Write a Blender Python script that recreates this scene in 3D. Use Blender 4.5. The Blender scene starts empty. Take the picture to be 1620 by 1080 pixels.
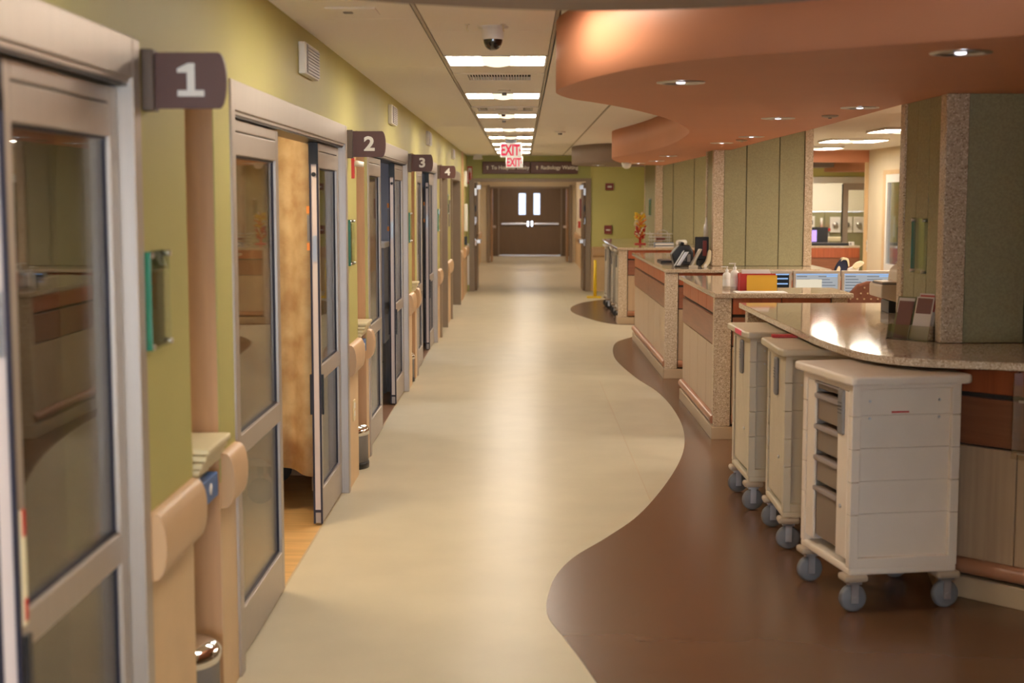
import bpy, bmesh, math, random
from mathutils import Vector, Matrix
random.seed(7)
S = bpy.context.scene
COL = S.collection

# ------------------------------------------------------------------ camera, world, exposure
cam_d = bpy.data.cameras.new('camera'); cam = bpy.data.objects.new('camera', cam_d); COL.objects.link(cam)
cam.location = (0, 0, 1.8)
cam.rotation_euler = (math.pi/2 - 0.1001087, 0, 0.0070754)
cam_d.sensor_width = 36.0; cam_d.lens = 50.0; cam_d.clip_end = 200
cam_d.dof.use_dof = True; cam_d.dof.focus_distance = 10.0; cam_d.dof.aperture_fstop = 2.8
S.camera = cam
S.view_settings.view_transform = 'Standard'
S.view_settings.look = 'None'
S.view_settings.gamma = 1.0
S.view_settings.use_curve_mapping = False
S.view_settings.exposure = 0.15
W = bpy.data.worlds.new('daylight'); S.world = W; W.use_nodes = True
bgn = W.node_tree.nodes['Background']
bgn.inputs[0].default_value = (0.64, 0.76, 1.0, 1); bgn.inputs[1].default_value = 19.0
LAMP = (1.0, 0.885, 0.74)          # warm fluorescent tubes
E_MAIN = 37.0
S.cycles.sample_clamp_indirect = 6.0
S.cycles.caustics_reflective = False; S.cycles.caustics_refractive = False

# ------------------------------------------------------------------ materials
def mat(name, c, rough=0.5, metal=0.0, var=0.0, scale=8.0, bump=0.0, stretch=(1,1,1), spec=0.5, c2=None, coat=0.0):
    m = bpy.data.materials.new(name); m.use_nodes = True
    nt = m.node_tree; b = nt.nodes['Principled BSDF']
    b.inputs['Base Color'].default_value = (*c, 1)
    b.inputs['Roughness'].default_value = rough; b.inputs['Metallic'].default_value = metal
    b.inputs['Specular IOR Level'].default_value = spec
    b.inputs['Coat Weight'].default_value = coat; b.inputs['Coat Roughness'].default_value = 0.12
    if var or bump or c2:
        tc = nt.nodes.new('ShaderNodeTexCoord'); mp = nt.nodes.new('ShaderNodeMapping')
        mp.inputs['Scale'].default_value = stretch
        nt.links.new(tc.outputs['Object'], mp.inputs['Vector'])
        n = nt.nodes.new('ShaderNodeTexNoise'); n.inputs['Scale'].default_value = scale; n.inputs['Detail'].default_value = 5
        nt.links.new(mp.outputs['Vector'], n.inputs['Vector'])
        if var or c2:
            mx = nt.nodes.new('ShaderNodeMix'); mx.data_type = 'RGBA'
            lo = c2 if c2 else tuple(v*(1-var) for v in c); hi = c if c2 else tuple(min(1, v*(1+var)) for v in c)
            mx.inputs[6].default_value = (*lo, 1); mx.inputs[7].default_value = (*hi, 1)
            mr = nt.nodes.new('ShaderNodeMapRange'); mr.inputs[1].default_value = 0.35; mr.inputs[2].default_value = 0.65
            nt.links.new(n.outputs['Fac'], mr.inputs[0]); nt.links.new(mr.outputs[0], mx.inputs[0])
            nt.links.new(mx.outputs[2], b.inputs['Base Color'])
        if bump:
            bp = nt.nodes.new('ShaderNodeBump'); bp.inputs['Strength'].default_value = bump; bp.inputs['Distance'].default_value = 0.004
            nt.links.new(n.outputs['Fac'], bp.inputs['Height']); nt.links.new(bp.outputs['Normal'], b.inputs['Normal'])
    return m
def stone(name, base, dark, light, rough=0.3, scale=140):
    m = mat(name, base, rough); nt = m.node_tree; b = nt.nodes['Principled BSDF']
    tc = nt.nodes.new('ShaderNodeTexCoord'); v = nt.nodes.new('ShaderNodeTexVoronoi'); v.inputs['Scale'].default_value = scale
    nt.links.new(tc.outputs['Object'], v.inputs['Vector'])
    r = nt.nodes.new('ShaderNodeValToRGB'); e = r.color_ramp.elements
    e[0].position = 0.0; e[0].color = (*dark, 1); e[1].position = 0.3; e[1].color = (*base, 1)
    x = e.new(0.75); x.color = (*base, 1); x = e.new(0.9); x.color = (*light, 1)
    sp = nt.nodes.new('ShaderNodeSeparateColor'); nt.links.new(v.outputs['Color'], sp.inputs[0])
    nt.links.new(sp.outputs[0], r.inputs[0]); nt.links.new(r.outputs[0], b.inputs['Base Color'])
    return m
def emit(name, c, s):
    m = bpy.data.materials.new(name); m.use_nodes = True; nt = m.node_tree
    nt.nodes.remove(nt.nodes['Principled BSDF']); e = nt.nodes.new('ShaderNodeEmission')
    e.inputs[0].default_value = (*c, 1); e.inputs[1].default_value = s
    nt.links.new(e.outputs[0], nt.nodes['Material Output'].inputs[0]); return m
def glass(name, tint, refl=1.0, rough=0.02, ior=1.5):
    m = bpy.data.materials.new(name); m.use_nodes = True; nt = m.node_tree
    nt.nodes.remove(nt.nodes['Principled BSDF'])
    t = nt.nodes.new('ShaderNodeBsdfTransparent'); t.inputs[0].default_value = (*tint, 1)
    g = nt.nodes.new('ShaderNodeBsdfGlossy'); g.inputs['Roughness'].default_value = rough
    f = nt.nodes.new('ShaderNodeFresnel'); f.inputs[0].default_value = ior
    mu = nt.nodes.new('ShaderNodeMath'); mu.operation = 'MULTIPLY'; mu.inputs[1].default_value = refl; mu.use_clamp = True
    nt.links.new(f.outputs[0], mu.inputs[0])
    mx = nt.nodes.new('ShaderNodeMixShader'); nt.links.new(mu.outputs[0], mx.inputs[0])
    nt.links.new(t.outputs[0], mx.inputs[1]); nt.links.new(g.outputs[0], mx.inputs[2])
    nt.links.new(mx.outputs[0], nt.nodes['Material Output'].inputs[0]); return m

M = {}
M['floor'] = mat('cream_sheet_floor', (.565,.495,.36), .29, var=.03, scale=3.0, spec=.2); M['floor'].node_tree.nodes['Principled BSDF'].inputs['IOR'].default_value = 1.19
M['inlay'] = mat('brown_sheet_floor', (.135,.064,.031), .27, var=.02, scale=4, spec=.5)
M['seam'] = mat('floor_seam', (.52,.40,.25), .4)
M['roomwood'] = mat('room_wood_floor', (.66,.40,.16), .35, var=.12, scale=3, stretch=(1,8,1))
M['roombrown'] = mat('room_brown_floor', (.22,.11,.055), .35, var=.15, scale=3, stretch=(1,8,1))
M['ceil'] = mat('ceiling_tile', (.93,.88,.82), .9, var=.02, scale=200, bump=.05)
M['grid'] = mat('ceiling_grid', (.50,.45,.38), .6)
M['groove'] = mat('dark_groove', (.05,.04,.03), .8)
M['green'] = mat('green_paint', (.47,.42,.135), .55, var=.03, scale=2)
M['green_lit'] = mat('green_paint_lit', (.62,.57,.21), .6, var=.03, scale=2)  # same green lightened to stand in for light missing on the end wall
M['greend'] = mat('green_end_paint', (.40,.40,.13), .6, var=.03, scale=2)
M['tan'] = mat('tan_wainscot', (.66,.45,.24), .45, var=.05, scale=4)
M['tanwood'] = mat('alcove_laminate', (.56,.32,.16), .5, var=.06, scale=5, stretch=(6,6,.6))
M['rail'] = mat('crash_rail', (.60,.38,.20), .4, var=.03, scale=5)
M['beige'] = mat('beige_paint', (.72,.60,.42), .6, var=.02, scale=2)
M['frame'] = mat('aluminium_frame', (.46,.40,.345), .40, metal=.6, var=.03, scale=3, stretch=(30,30,.5))
M['frame2'] = mat('painted_steel_frame', (.27,.20,.135), .45, var=.04, scale=3)
M['gasket'] = mat('black_gasket', (.015,.013,.03), .5)
M['edge'] = mat('door_edge_plate', (.66,.56,.52), .4)
M['steel'] = mat('brushed_steel', (.62,.60,.58), .28, metal=1.0)
M['fork'] = mat('zinc_caster_fork', (.55,.53,.52), .3, metal=.7)
M['chrome'] = mat('chrome', (.85,.85,.85), .08, metal=1.0)
M['glass'] = glass('door_glass', (.95,.94,.90), 0.85)
M['liteglass'] = glass('tinted_lite_glass', (.30,.30,.31), 0.8)
M['acry'] = glass('clear_acrylic', (.93,.97,.94), 0.25)
M['acrye'] = mat('acrylic_green_edge', (.035,.20,.12), .2)
M['clear'] = glass('clear_plastic', (.9,.9,.9), 1.5)
M['signbrown'] = mat('brown_sign', (.115,.046,.032), .45, var=.04, scale=6)
M['bracket'] = mat('sign_bracket', (.13,.09,.065), .4, metal=.4)
M['white'] = mat('white_plastic', (.78,.74,.68), .4)
M['letter'] = mat('cream_lettering', (.90,.85,.77), .5)
M['louvre'] = mat('grey_louvre', (.48,.43,.41), .45)
M['red'] = mat('red_plastic', (.55,.03,.02), .35)
M['dkred'] = mat('dark_red', (.22,.03,.02), .4)
M['black'] = mat('black_plastic', (.014,.013,.013), .35)
M['dome'] = mat('smoked_dome', (.012,.011,.011), .08, coat=1)
M['grey'] = mat('grey_plastic', (.20,.18,.17), .45)
M['rubber'] = mat('grey_caster_rubber', (.17,.165,.165), .55)
M['blackrubber'] = mat('black_rubber', (.02,.02,.02), .5)
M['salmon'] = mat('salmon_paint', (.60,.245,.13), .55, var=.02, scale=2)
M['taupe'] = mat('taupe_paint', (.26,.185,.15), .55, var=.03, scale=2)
M['stone'] = stone('speckled_stone', (.56,.43,.28), (.33,.22,.13), (.72,.60,.44), .4)
M['top'] = stone('polished_quartz_top', (.56,.44,.31), (.36,.25,.16), (.72,.62,.48), .055, 170)
M['fabric'] = mat('green_wall_fabric', (.34,.31,.175), .85, var=.10, scale=90, bump=.25)
M['cherry'] = mat('cherry_veneer', (.40,.10,.035), .33, var=.12, scale=3, stretch=(14,14,.8))
M['walnut'] = mat('dark_cherry_veneer', (.26,.095,.045), .33, var=.12, scale=3, stretch=(.8,.8,14))
M['maple'] = mat('maple_veneer', (.48,.33,.20), .33, var=.07, scale=3, stretch=(14,14,.6))
M['bumper'] = mat('cherry_bumper', (.42,.19,.10), .35, var=.08, scale=3)
M['toe'] = mat('beige_cove_base', (.52,.38,.23), .4)
M['cart'] = mat('cream_cart_plastic', (.76,.63,.49), .42, var=.02, scale=6)
M['cart2'] = mat('aged_cart_plastic', (.58,.48,.33), .42, var=.03, scale=6)
M['cartgrey'] = mat('grey_cart_plastic', (.46,.41,.33), .42, var=.03, scale=6)
M['drawer'] = mat('taupe_drawer', (.235,.165,.115), .45)
M['lip'] = mat('drawer_lip', (.30,.24,.21), .4)
M['pad'] = mat('cart_foot_block', (.42,.32,.22), .5)
M['door'] = mat('brown_door', (.165,.10,.05), .42, var=.05, scale=3, stretch=(8,8,.6))
M['doorw'] = mat('oak_door', (.42,.235,.11), .42, var=.08, scale=3, stretch=(8,8,.6))
M['curtain'] = mat('patterned_curtain', (.66,.50,.28), .85, c2=(.46,.29,.14), scale=7.0)
M['curtain1'] = mat('plain_curtain', (.40,.29,.17), .85, var=.2, scale=4)
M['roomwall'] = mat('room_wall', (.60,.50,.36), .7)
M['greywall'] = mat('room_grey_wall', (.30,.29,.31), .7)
M['bluegrey'] = mat('blue_grey_cabinet', (.27,.28,.33), .5)
M['blue'] = mat('blue_box', (.04,.12,.33), .45)
M['cream'] = mat('cream_moulding', (.74,.64,.40), .5)
M['yellow'] = mat('yellow_plastic', (.80,.53,.02), .4)
M['orange'] = mat('orange_plastic', (.75,.25,.04), .4)
M['folder'] = mat('manila_yellow_folder', (.72,.40,.03), .6)
M['paper'] = mat('white_paper', (.82,.80,.76), .7)
M['navy'] = mat('navy_fabric', (.02,.025,.06), .8)
M['creamfab'] = mat('cream_foam', (.75,.66,.44), .8)
M['rust'] = mat('rust_upholstery', (.22,.075,.035), .85, c2=(.20,.065,.03), scale=60)
M['dots'] = mat('tan_woven_dots', (.50,.32,.16), .85)
M['monitor'] = mat('beige_monitor_case', (.56,.50,.40), .4)
M['pwhite'] = mat('printer_beige', (.70,.60,.46), .4)
M['screen'] = emit('lit_screen', (.36,.37,.38), 1.0)
M['screenbar'] = emit('screen_rows', (.12,.13,.15), 1.0)
M['screenblue'] = emit('screen_header', (.32,.50,.80), .9)
M['screendark'] = mat('dark_screen', (.03,.04,.05), .2)
M['purple'] = emit('purple_screen', (.55,.35,.9), 1.4)
M['wire'] = mat('wire_tray', (.55,.53,.50), .35, metal=.6)
M['ltblue'] = mat('blue_grey_tray', (.22,.28,.40), .4)
M['lamp'] = emit('fluorescent_diffuser', LAMP, E_MAIN)
M['lampr'] = emit('bay_diffuser', LAMP, 38.0)
M['lampc'] = emit('basket_diffuser', (1,.80,.55), 1.5)
M['spot'] = emit('downlight_lamp', (.95,.92,1.0), 3.0)
M['roomlamp'] = emit('room_diffuser', (1.0,.80,.52), 30.0)
M['coollamp'] = emit('cool_room_diffuser', (.76,.84,1.0), 16.0)
M['dimlamp'] = emit('dim_room_diffuser', (1.0,.80,.58), 9.0)
M['exitface'] = emit('exit_face', (1.0,.84,.66), .72)
M['exitred'] = emit('exit_letters', (.9,.05,.10), .85)
M['whitewall'] = mat('white_marker_wall', (.85,.80,.66), .5)
M['olive'] = mat('olive_panel', (.28,.26,.14), .6)

# ------------------------------------------------------------------ builders
ORG = {}
def org(o): return ORG.get(o.name, Vector((0,0,0))) if o else Vector((0,0,0))
class MB:
    def __init__(s): s.v=[]; s.f=[]; s.sm=[]
    def add(s, vs, fs, smooth=False):
        n=len(s.v); s.v+= [Vector(v) for v in vs]; s.f+=[[i+n for i in f] for f in fs]; s.sm+=[smooth]*len(fs); return s
    def box(s,x0,x1,y0,y1,z0,z1,T=None):
        if x0>x1:x0,x1=x1,x0
        if y0>y1:y0,y1=y1,y0
        if z0>z1:z0,z1=z1,z0
        vs=[(x,y,z) for z in (z0,z1) for y in (y0,y1) for x in (x0,x1)]
        if T: vs=[T(v) for v in vs]
        return s.add(vs,[(0,2,3,1),(4,5,7,6),(0,1,5,4),(2,6,7,3),(0,4,6,2),(1,3,7,5)])
    def prism(s,poly,z0,z1,smooth=False,T=None):
        n=len(poly); a=sum(poly[i][0]*poly[(i+1)%n][1]-poly[(i+1)%n][0]*poly[i][1] for i in range(n))
        if a<0: poly=poly[::-1]
        vs=[(x,y,z0) for x,y in poly]+[(x,y,z1) for x,y in poly]
        if T: vs=[T(v) for v in vs]
        s.add(vs,[tuple(range(n-1,-1,-1)),tuple(range(n,2*n))])
        k=len(s.v)-2*n
        for i in range(n):
            j=(i+1)%n; s.f.append([k+i,k+j,k+n+j,k+n+i]); s.sm.append(smooth)
        return s
    def cyl(s,p0,p1,r0,r1=None,n=16,cap=True):
        r1=r0 if r1 is None else r1
        p0=Vector(p0);p1=Vector(p1);d=(p1-p0).normalized()
        a=d.orthogonal().normalized();b=d.cross(a)
        vs=[];
        for p,r in((p0,r0),(p1,r1)):
            for i in range(n):
                t=2*math.pi*i/n; vs.append(p+a*(r*math.cos(t))+b*(r*math.sin(t)))
        k=len(s.v); s.v+=vs
        for i in range(n):
            j=(i+1)%n; s.f.append([k+i,k+j,k+n+j,k+n+i]); s.sm.append(True)
        if cap:
            s.f.append([k+i for i in range(n-1,-1,-1)]); s.f.append([k+n+i for i in range(n)]); s.sm+=[False,False]
        return s
    def lathe(s,prof,c=(0,0,0),n=24,axis='z'):
        k=len(s.v); c=Vector(c)
        for r,z in prof:
            for i in range(n):
                t=2*math.pi*i/n
                p={'z':(r*math.cos(t),r*math.sin(t),z),'x':(z,r*math.cos(t),r*math.sin(t)),'y':(r*math.sin(t),z,r*math.cos(t))}[axis]
                s.v.append(c+Vector(p))
        for q in range(len(prof)-1):
            for i in range(n):
                j=(i+1)%n; s.f.append([k+q*n+i,k+q*n+j,k+(q+1)*n+j,k+(q+1)*n+i]); s.sm.append(True)
        return s
    def tube(s,pts,r,n=8):
        for a,b in zip(pts,pts[1:]): s.cyl(a,b,r,n=n)
        return s
    def build(s,name,m,parent=None,bevel=0,kind=None,segs=2,local=False):
        me=bpy.data.meshes.new(name); o=org(parent)
        me.from_pydata([tuple(v if local else v-o) for v in s.v],[],s.f); me.update()
        me.polygons.foreach_set('use_smooth',s.sm)
        me.materials.append(M[m] if isinstance(m,str) else m)
        ob=bpy.data.objects.new(name,me); COL.objects.link(ob)
        if parent: ob.parent=parent; ORG[ob.name]=o
        if bevel:
            b=ob.modifiers.new('bevel','BEVEL'); b.width=bevel; b.segments=segs; b.limit_method='ANGLE'; b.angle_limit=.7
        if kind: ob['kind']=kind
        return ob
def box(*a): return MB().box(*a)
def tag(o,label,cat,group=None):
    o['label']=label; o['category']=cat
    if group: o['group']=group
    return o
def thing(name,label,cat,loc,group=None,rz=0):
    o=bpy.data.objects.new(name,None); COL.objects.link(o); o.location=loc; o.rotation_euler=(0,0,rz)
    o.empty_display_size=.1; ORG[o.name]=Vector(loc); return tag(o,label,cat,group)
def structE(name,loc=(0,0,0)):
    o=bpy.data.objects.new(name,None); COL.objects.link(o); o.location=loc; ORG[o.name]=Vector(loc); o['kind']='structure'; return o
def copy_tree(o,parent=None):
    c=o.copy(); COL.objects.link(c)
    if parent: c.parent=parent
    for ch in list(o.children): copy_tree(ch,c)
    return c
def spline(pts,n=6):
    out=[]
    P=[Vector((*p,0)) for p in pts]
    for i in range(len(P)-1):
        p0=P[max(i-1,0)];p1=P[i];p2=P[i+1];p3=P[min(i+2,len(P)-1)]
        for k in range(n):
            t=k/n
            q=.5*((2*p1)+(p2-p0)*t+(2*p0-5*p1+4*p2-p3)*t*t+(-p0+3*p1-3*p2+p3)*t**3)
            out.append((q.x,q.y))
    out.append(pts[-1]); return out
def text(body,size,m,parent,loc,rot=(math.pi/2,0,0),name='lettering',depth=.001,bold=0.0,sx=1.0,align='CENTER'):
    cu=bpy.data.curves.new(name,'FONT'); cu.body=body; cu.size=size; cu.extrude=depth; cu.offset=bold
    cu.align_x=align; cu.align_y='CENTER'; cu.resolution_u=3
    t=bpy.data.objects.new(name,cu); COL.objects.link(t)
    bpy.context.view_layer.update()
    me=bpy.data.meshes.new_from_object(t.evaluated_get(bpy.context.evaluated_depsgraph_get()))
    COL.objects.unlink(t); bpy.data.objects.remove(t)
    R=Matrix.Translation(Vector(loc)-org(parent))@Matrix.Rotation(rot[2],4,'Z')@Matrix.Rotation(rot[0],4,'X')@Matrix.Diagonal((sx,1,1,1))
    me.transform(R); me.name=name
    me.materials.clear(); me.materials.append(M[m])
    o=bpy.data.objects.new(name,me); COL.objects.link(o); o.parent=parent; return o

CZ=2.627; XW=-1.066
# ------------------------------------------------------------------ floor
fl=MB().box(-1.11,9.2,-4.1,45.2,-.12,0).build('floor','floor',kind='structure')
MB().box(-4.8,-1.11,-2,9.45,-.12,0).build('room_floor','roomwood',fl)
MB().box(-1.4,-1.11,19,45.2,-.12,0).build('corridor_floor_edge','floor',fl)
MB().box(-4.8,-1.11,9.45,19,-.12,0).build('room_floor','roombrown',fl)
MB().box(-1.11,-1.10,.6,17.8,0,.0015).build('threshold_strip','seam',fl)
wave=[(.36,4.2),(.33,4.8),(.253,5.305),(.175,5.698),(.113,6.009),(.116,6.303),(.165,6.684),(.27,7.049),(.454,7.455),(.666,7.99),(.89,8.797),(1.084,9.661),(1.206,10.426),(1.282,11.32),(1.30,12.377),(1.263,13.285),(1.165,14.132),(1.083,15.206),(1.054,16.125),(1.105,17.162),(1.218,17.929),(1.46,18.55)]
poly=spline(wave)+[(2.0,18.7),(5.9,18.7),(5.9,3.2),(.5,3.2)]
MB().prism(poly,0,.002).build('floor_inlay','inlay',fl)
w2=[(1.7,20.30),(1.374,20.387),(1.16,20.8),(.99,21.45),(.83,22.3),(.79,23.1),(.86,23.9),(1.08,24.75),(1.46,25.4),(1.9,25.7)]
MB().prism(spline(w2)+[(3,25.7),(3,20.3)],0,.002).build('floor_inlay','inlay',fl)
MB().box(.768,.774,7.6,14.0,0,.0012).build('floor_seam','seam',fl)
MB().box(.772,.777,18.6,27.5,0,.0012).build('floor_seam','seam',fl)

# ------------------------------------------------------------------ ceiling
ce=MB().box(-4.8,9.2,-4.1,45.2,2.66,2.8).build('ceiling','groove',kind='structure')
def cpanel(x0,x1,y0,y1,m='ceil',name='ceiling_panel'): return MB().box(x0,x1,y0,y1,CZ,2.66).build(name,m,ce)
ys=[-4.1,-1.0,2.0,5.0,6.07,6.70,9.1,11.6,14.1,16.6,19.1,21.6,24.1,27.78]
for a,b in zip(ys,ys[1:]):
    cpanel(-1.2,-.484,a+.003,b-.003)
    cpanel(.176,.772,a+.003,b-.003)
    cpanel(.796,6.2,a+.003,b-.003)
for x0,x1 in((-.476,-.462),(.152,.166),(.778,.790)):
    MB().box(x0,x1,-4.1,27.78,CZ-.004,2.655).build('ceiling_grid_runner','grid',ce)
cpanel(-4.8,-1.3,-2,19,name='room_ceiling'); cpanel(-1.5,2.6,27.9,45.1); cpanel(3,9.2,24.7,33.2)
cpanel(-1.3,-1.2,-4.1,27.78)
LY=[-2.6,-.6,2.05,5.42,8.38,11.33,14.11,17.0,19.22,21.58,23.75,25.46]
VY={9.55:'slat',12.95:'cone',18.45:'cone',22.9:'slat'}
X0,X1=-.458,.148
def ring(mb,x0,x1,y0,y1,z0,z1,w):
    mb.box(x0,x1,y0,y0+w,z0,z1).box(x0,x1,y1-w,y1,z0,z1).box(x0,x0+w,y0+w,y1-w,z0,z1).box(x1-w,x1,y0+w,y1-w,z0,z1); return mb
def ceil_light(x0,x1,y0,y1,label,group,m='lamp',dim=None,zc=CZ-.024,rz=0):
    cx,cy=(x0+x1)/2,(y0+y1)/2
    t=thing('ceiling_light',label,'light',(cx,cy,zc),group)
    ring(MB(),x0,x1,y0,y1,zc-.006,zc+.03,.012).build('light_frame','white',t)
    w=(x1-x0)
    a,b=x0+w*.36,x1-w*.36
    MB().box(x0+.012,a,y0+.012,y1-.012,zc+.001,zc+.02).build('diffuser',m,t)
    MB().box(b,x1-.012,y0+.012,y1-.012,zc+.001,zc+.02).build('diffuser',m,t)
    mb=MB(); n=8
    vs=[];fs=[]
    for i in range(n+1):
        u=i/n; x=a+(b-a)*u; z=zc-.002-.014*math.sin(math.pi*u)
        vs+=[(x,y0+.012,z),(x,y1-.012,z),(x,y0+.012,zc+.02),(x,y1-.012,zc+.02)]
    for i in range(n):
        q=4*i; fs+=[(q,q+1,q+5,q+4),(q+2,q+6,q+7,q+3),(q,q+4,q+6,q+2),(q+1,q+3,q+7,q+5)]
    mb.add(vs,fs,True).build('center_basket','lampc' if dim is None else dim,t)
    t.rotation_euler[2]=rz
    return t
ordn=['first','second','third','fourth','fifth','sixth','seventh','eighth']
k=0
for y in LY:
    if y<8: lab='square corridor ceiling light '+{-2.6:'farthest behind the viewpoint by the entrance glazing',-.6:'just behind the viewpoint overhead',2.05:'just before the taupe soffit',5.42:'hidden above the taupe soffit edge at the top'}[y]
    else: lab='square recessed corridor ceiling light, %s in the row counting from the camera dome'%ordn[k]; k+=1
    ceil_light(X0,X1,y,y+.6,lab,'square lights down the corridor ceiling',zc=CZ)
# tiles between the fixtures
occ=sorted([(y,y+.6) for y in LY]+[(v,v+.62) for v in VY])
edges=[-4.1]; 
for a,b in occ: edges+=[a,b]
edges.append(27.78)
for a,b in zip(edges[::2],edges[1::2]):
    n=max(1,round((b-a)/1.0)); 
    for i in range(n): cpanel(X0,X1,a+(b-a)*i/n+.003,a+(b-a)*(i+1)/n-.003,name='ceiling_tile')
vi=0
for v,kind in VY.items():
    vi+=1
    if kind=='slat':
        t=thing('air_vent','ceiling air vent with dark slots %s'%('between the first and second corridor lights' if v<12 else 'beyond the nearer exit sign'),'vent',(-.155,v+.3,CZ))
        ring(MB(),X0,X1,v,v+.62,CZ-.004,2.655,.09).build('vent_frame','ceil',t)
        MB().box(X0+.09,X1-.09,v+.09,v+.53,CZ+.02,2.655).build('vent_backing','groove',t)
        for i in range(22):
            x=X0+.10+i*.0185
            MB().box(x,x+.006,v+.09,v+.53,CZ-.002,CZ+.003).build('slat','ceil',t)
    else:
        t=thing('air_diffuser','square cone ceiling air diffuser %s'%('between the second and third corridor lights' if v<15 else 'between the fourth and fifth corridor lights'),'vent',(-.155,v+.3,CZ))
        for i in range(4):
            w=.05; d=i*.07
            ring(MB(),X0+d,X1-d,v+d,v+.62-d,CZ-.012+ (i%2)*.008,CZ+.02,w).build('cone_ring','ceil' if i%2==0 else 'grid',t)
        MB().box(X0+.27,X1-.27,v+.27,v+.35,CZ+.01,2.655).build('vent_backing','groove',t)

# ------------------------------------------------------------------ left wall and sliding doors
wl=structE('wall_left')
YK=[3.98,8.66,13.28,17.83]
SEG=[(3.98,4.53),(8.66,9.19),(13.28,13.75),(17.83,18.43)]
ALC=[(4.53,4.95),(9.19,9.69),(13.75,14.17)]
STR=[(4.95,5.22),(9.69,9.84),(14.17,14.39)]
XB=-1.30
MB().box(XB,XW,-4.1,27.78,2.235,2.70).build('upper_wall','green',wl)
solids=SEG+STR+[(20.0,21.25),(24.25,25.2),(25.95,27.78),(-4.1,.54)]
for a,b in solids:
    MB().box(XB,XW,a,b,.80,2.235).build('green_wall_panel','green',wl)
    MB().box(XB,XW-.002,a,b,0,.80).build('wainscot_panel','tan',wl)
MB().box(XB,XW+.004,25.2,25.95,0,CZ).build('wall_pier','tanwood',wl)
for a,b in ALC:
    mb=MB(); mb.box(-1.62,-1.60,a-.02,b+.02,0,2.235).box(-1.62,XB,a-.03,a,0,2.235).box(-1.62,XW-.004,b-.003,b+.02,0,2.235).box(-1.62,XB,a-.03,b+.03,2.15,2.235)
    mb.box(-1.62,XB,b,b+.02,0,2.235); mb.build('alcove_lining','tanwood',wl)
def rail(a,b):
    n=10; z0,z1=.705,.905; vs=[];fs=[]
    for yy in (a,b):
        ins=.0
        for i in range(n+1):
            t=math.pi*i/n; vs.append((XW-.003+.052*math.sin(t)**.6, yy, (z0+z1)/2-.1*math.cos(t)))
    for i in range(n): fs.append((i,n+1+i,n+2+i,i+1))
    m=MB().add(vs,fs,True); m.add(vs[:n+1],[tuple(range(n+1))]); m.add(vs[n+1:],[tuple(range(n,-1,-1))])
    return m.build('crash_rail','rail',wl)
for a,b in SEG+STR+[(20.0,21.25),(24.25,24.9),(25.95,27.5)]: rail(a+.01,b-.012)
# partitions between rooms and the rooms' far walls
wr=structE('wall_rooms')
for a,b in((4.56,4.93),(9.22,9.66),(13.78,14.15),(18.3,18.42),(-.2,-.1)):
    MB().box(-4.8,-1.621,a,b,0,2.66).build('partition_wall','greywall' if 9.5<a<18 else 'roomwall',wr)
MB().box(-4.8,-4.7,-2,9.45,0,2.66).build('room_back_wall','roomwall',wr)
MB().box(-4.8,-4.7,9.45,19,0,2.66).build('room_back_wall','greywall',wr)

def pane_frame(t,y0,y1,x0,x1,nm,st0=.06,st1=.06):
    """one glazed leaf: stiles, rails, gaskets and two panes"""
    xm=(x0+x1)/2
    fr=MB().box(x0,x1,y0,y0+st0,.012,2.10).box(x0,x1,y1-st1,y1,.012,2.10)
    fr.box(x0,x1,y0+st0,y1-st1,.012,.20).box(x0,x1,y0+st0,y1-st1,.80,.885).box(x0,x1,y0+st0,y1-st1,1.965,2.052).box(x0,x1,y0+st0,y1-st1,2.056,2.10)
    f=fr.build(nm,'frame',t,bevel=.004)
    for za,zb in((.20,.80),(.885,1.965)):
        ring_=MB(); a,b=y0+st0,y1-st1
        ring_.box(xm-.009,xm+.009,a,a+.008,za,zb).box(xm-.009,xm+.009,b-.008,b,za,zb).box(xm-.009,xm+.009,a,b,za,za+.008).box(xm-.009,xm+.009,a,b,zb-.008,zb)
        ring_.build('gasket','gasket',f)
        MB().box(xm-.004,xm+.004,a+.006,b-.006,za+.006,zb-.006).build('glass_pane','glass',f)
    return f
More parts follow.
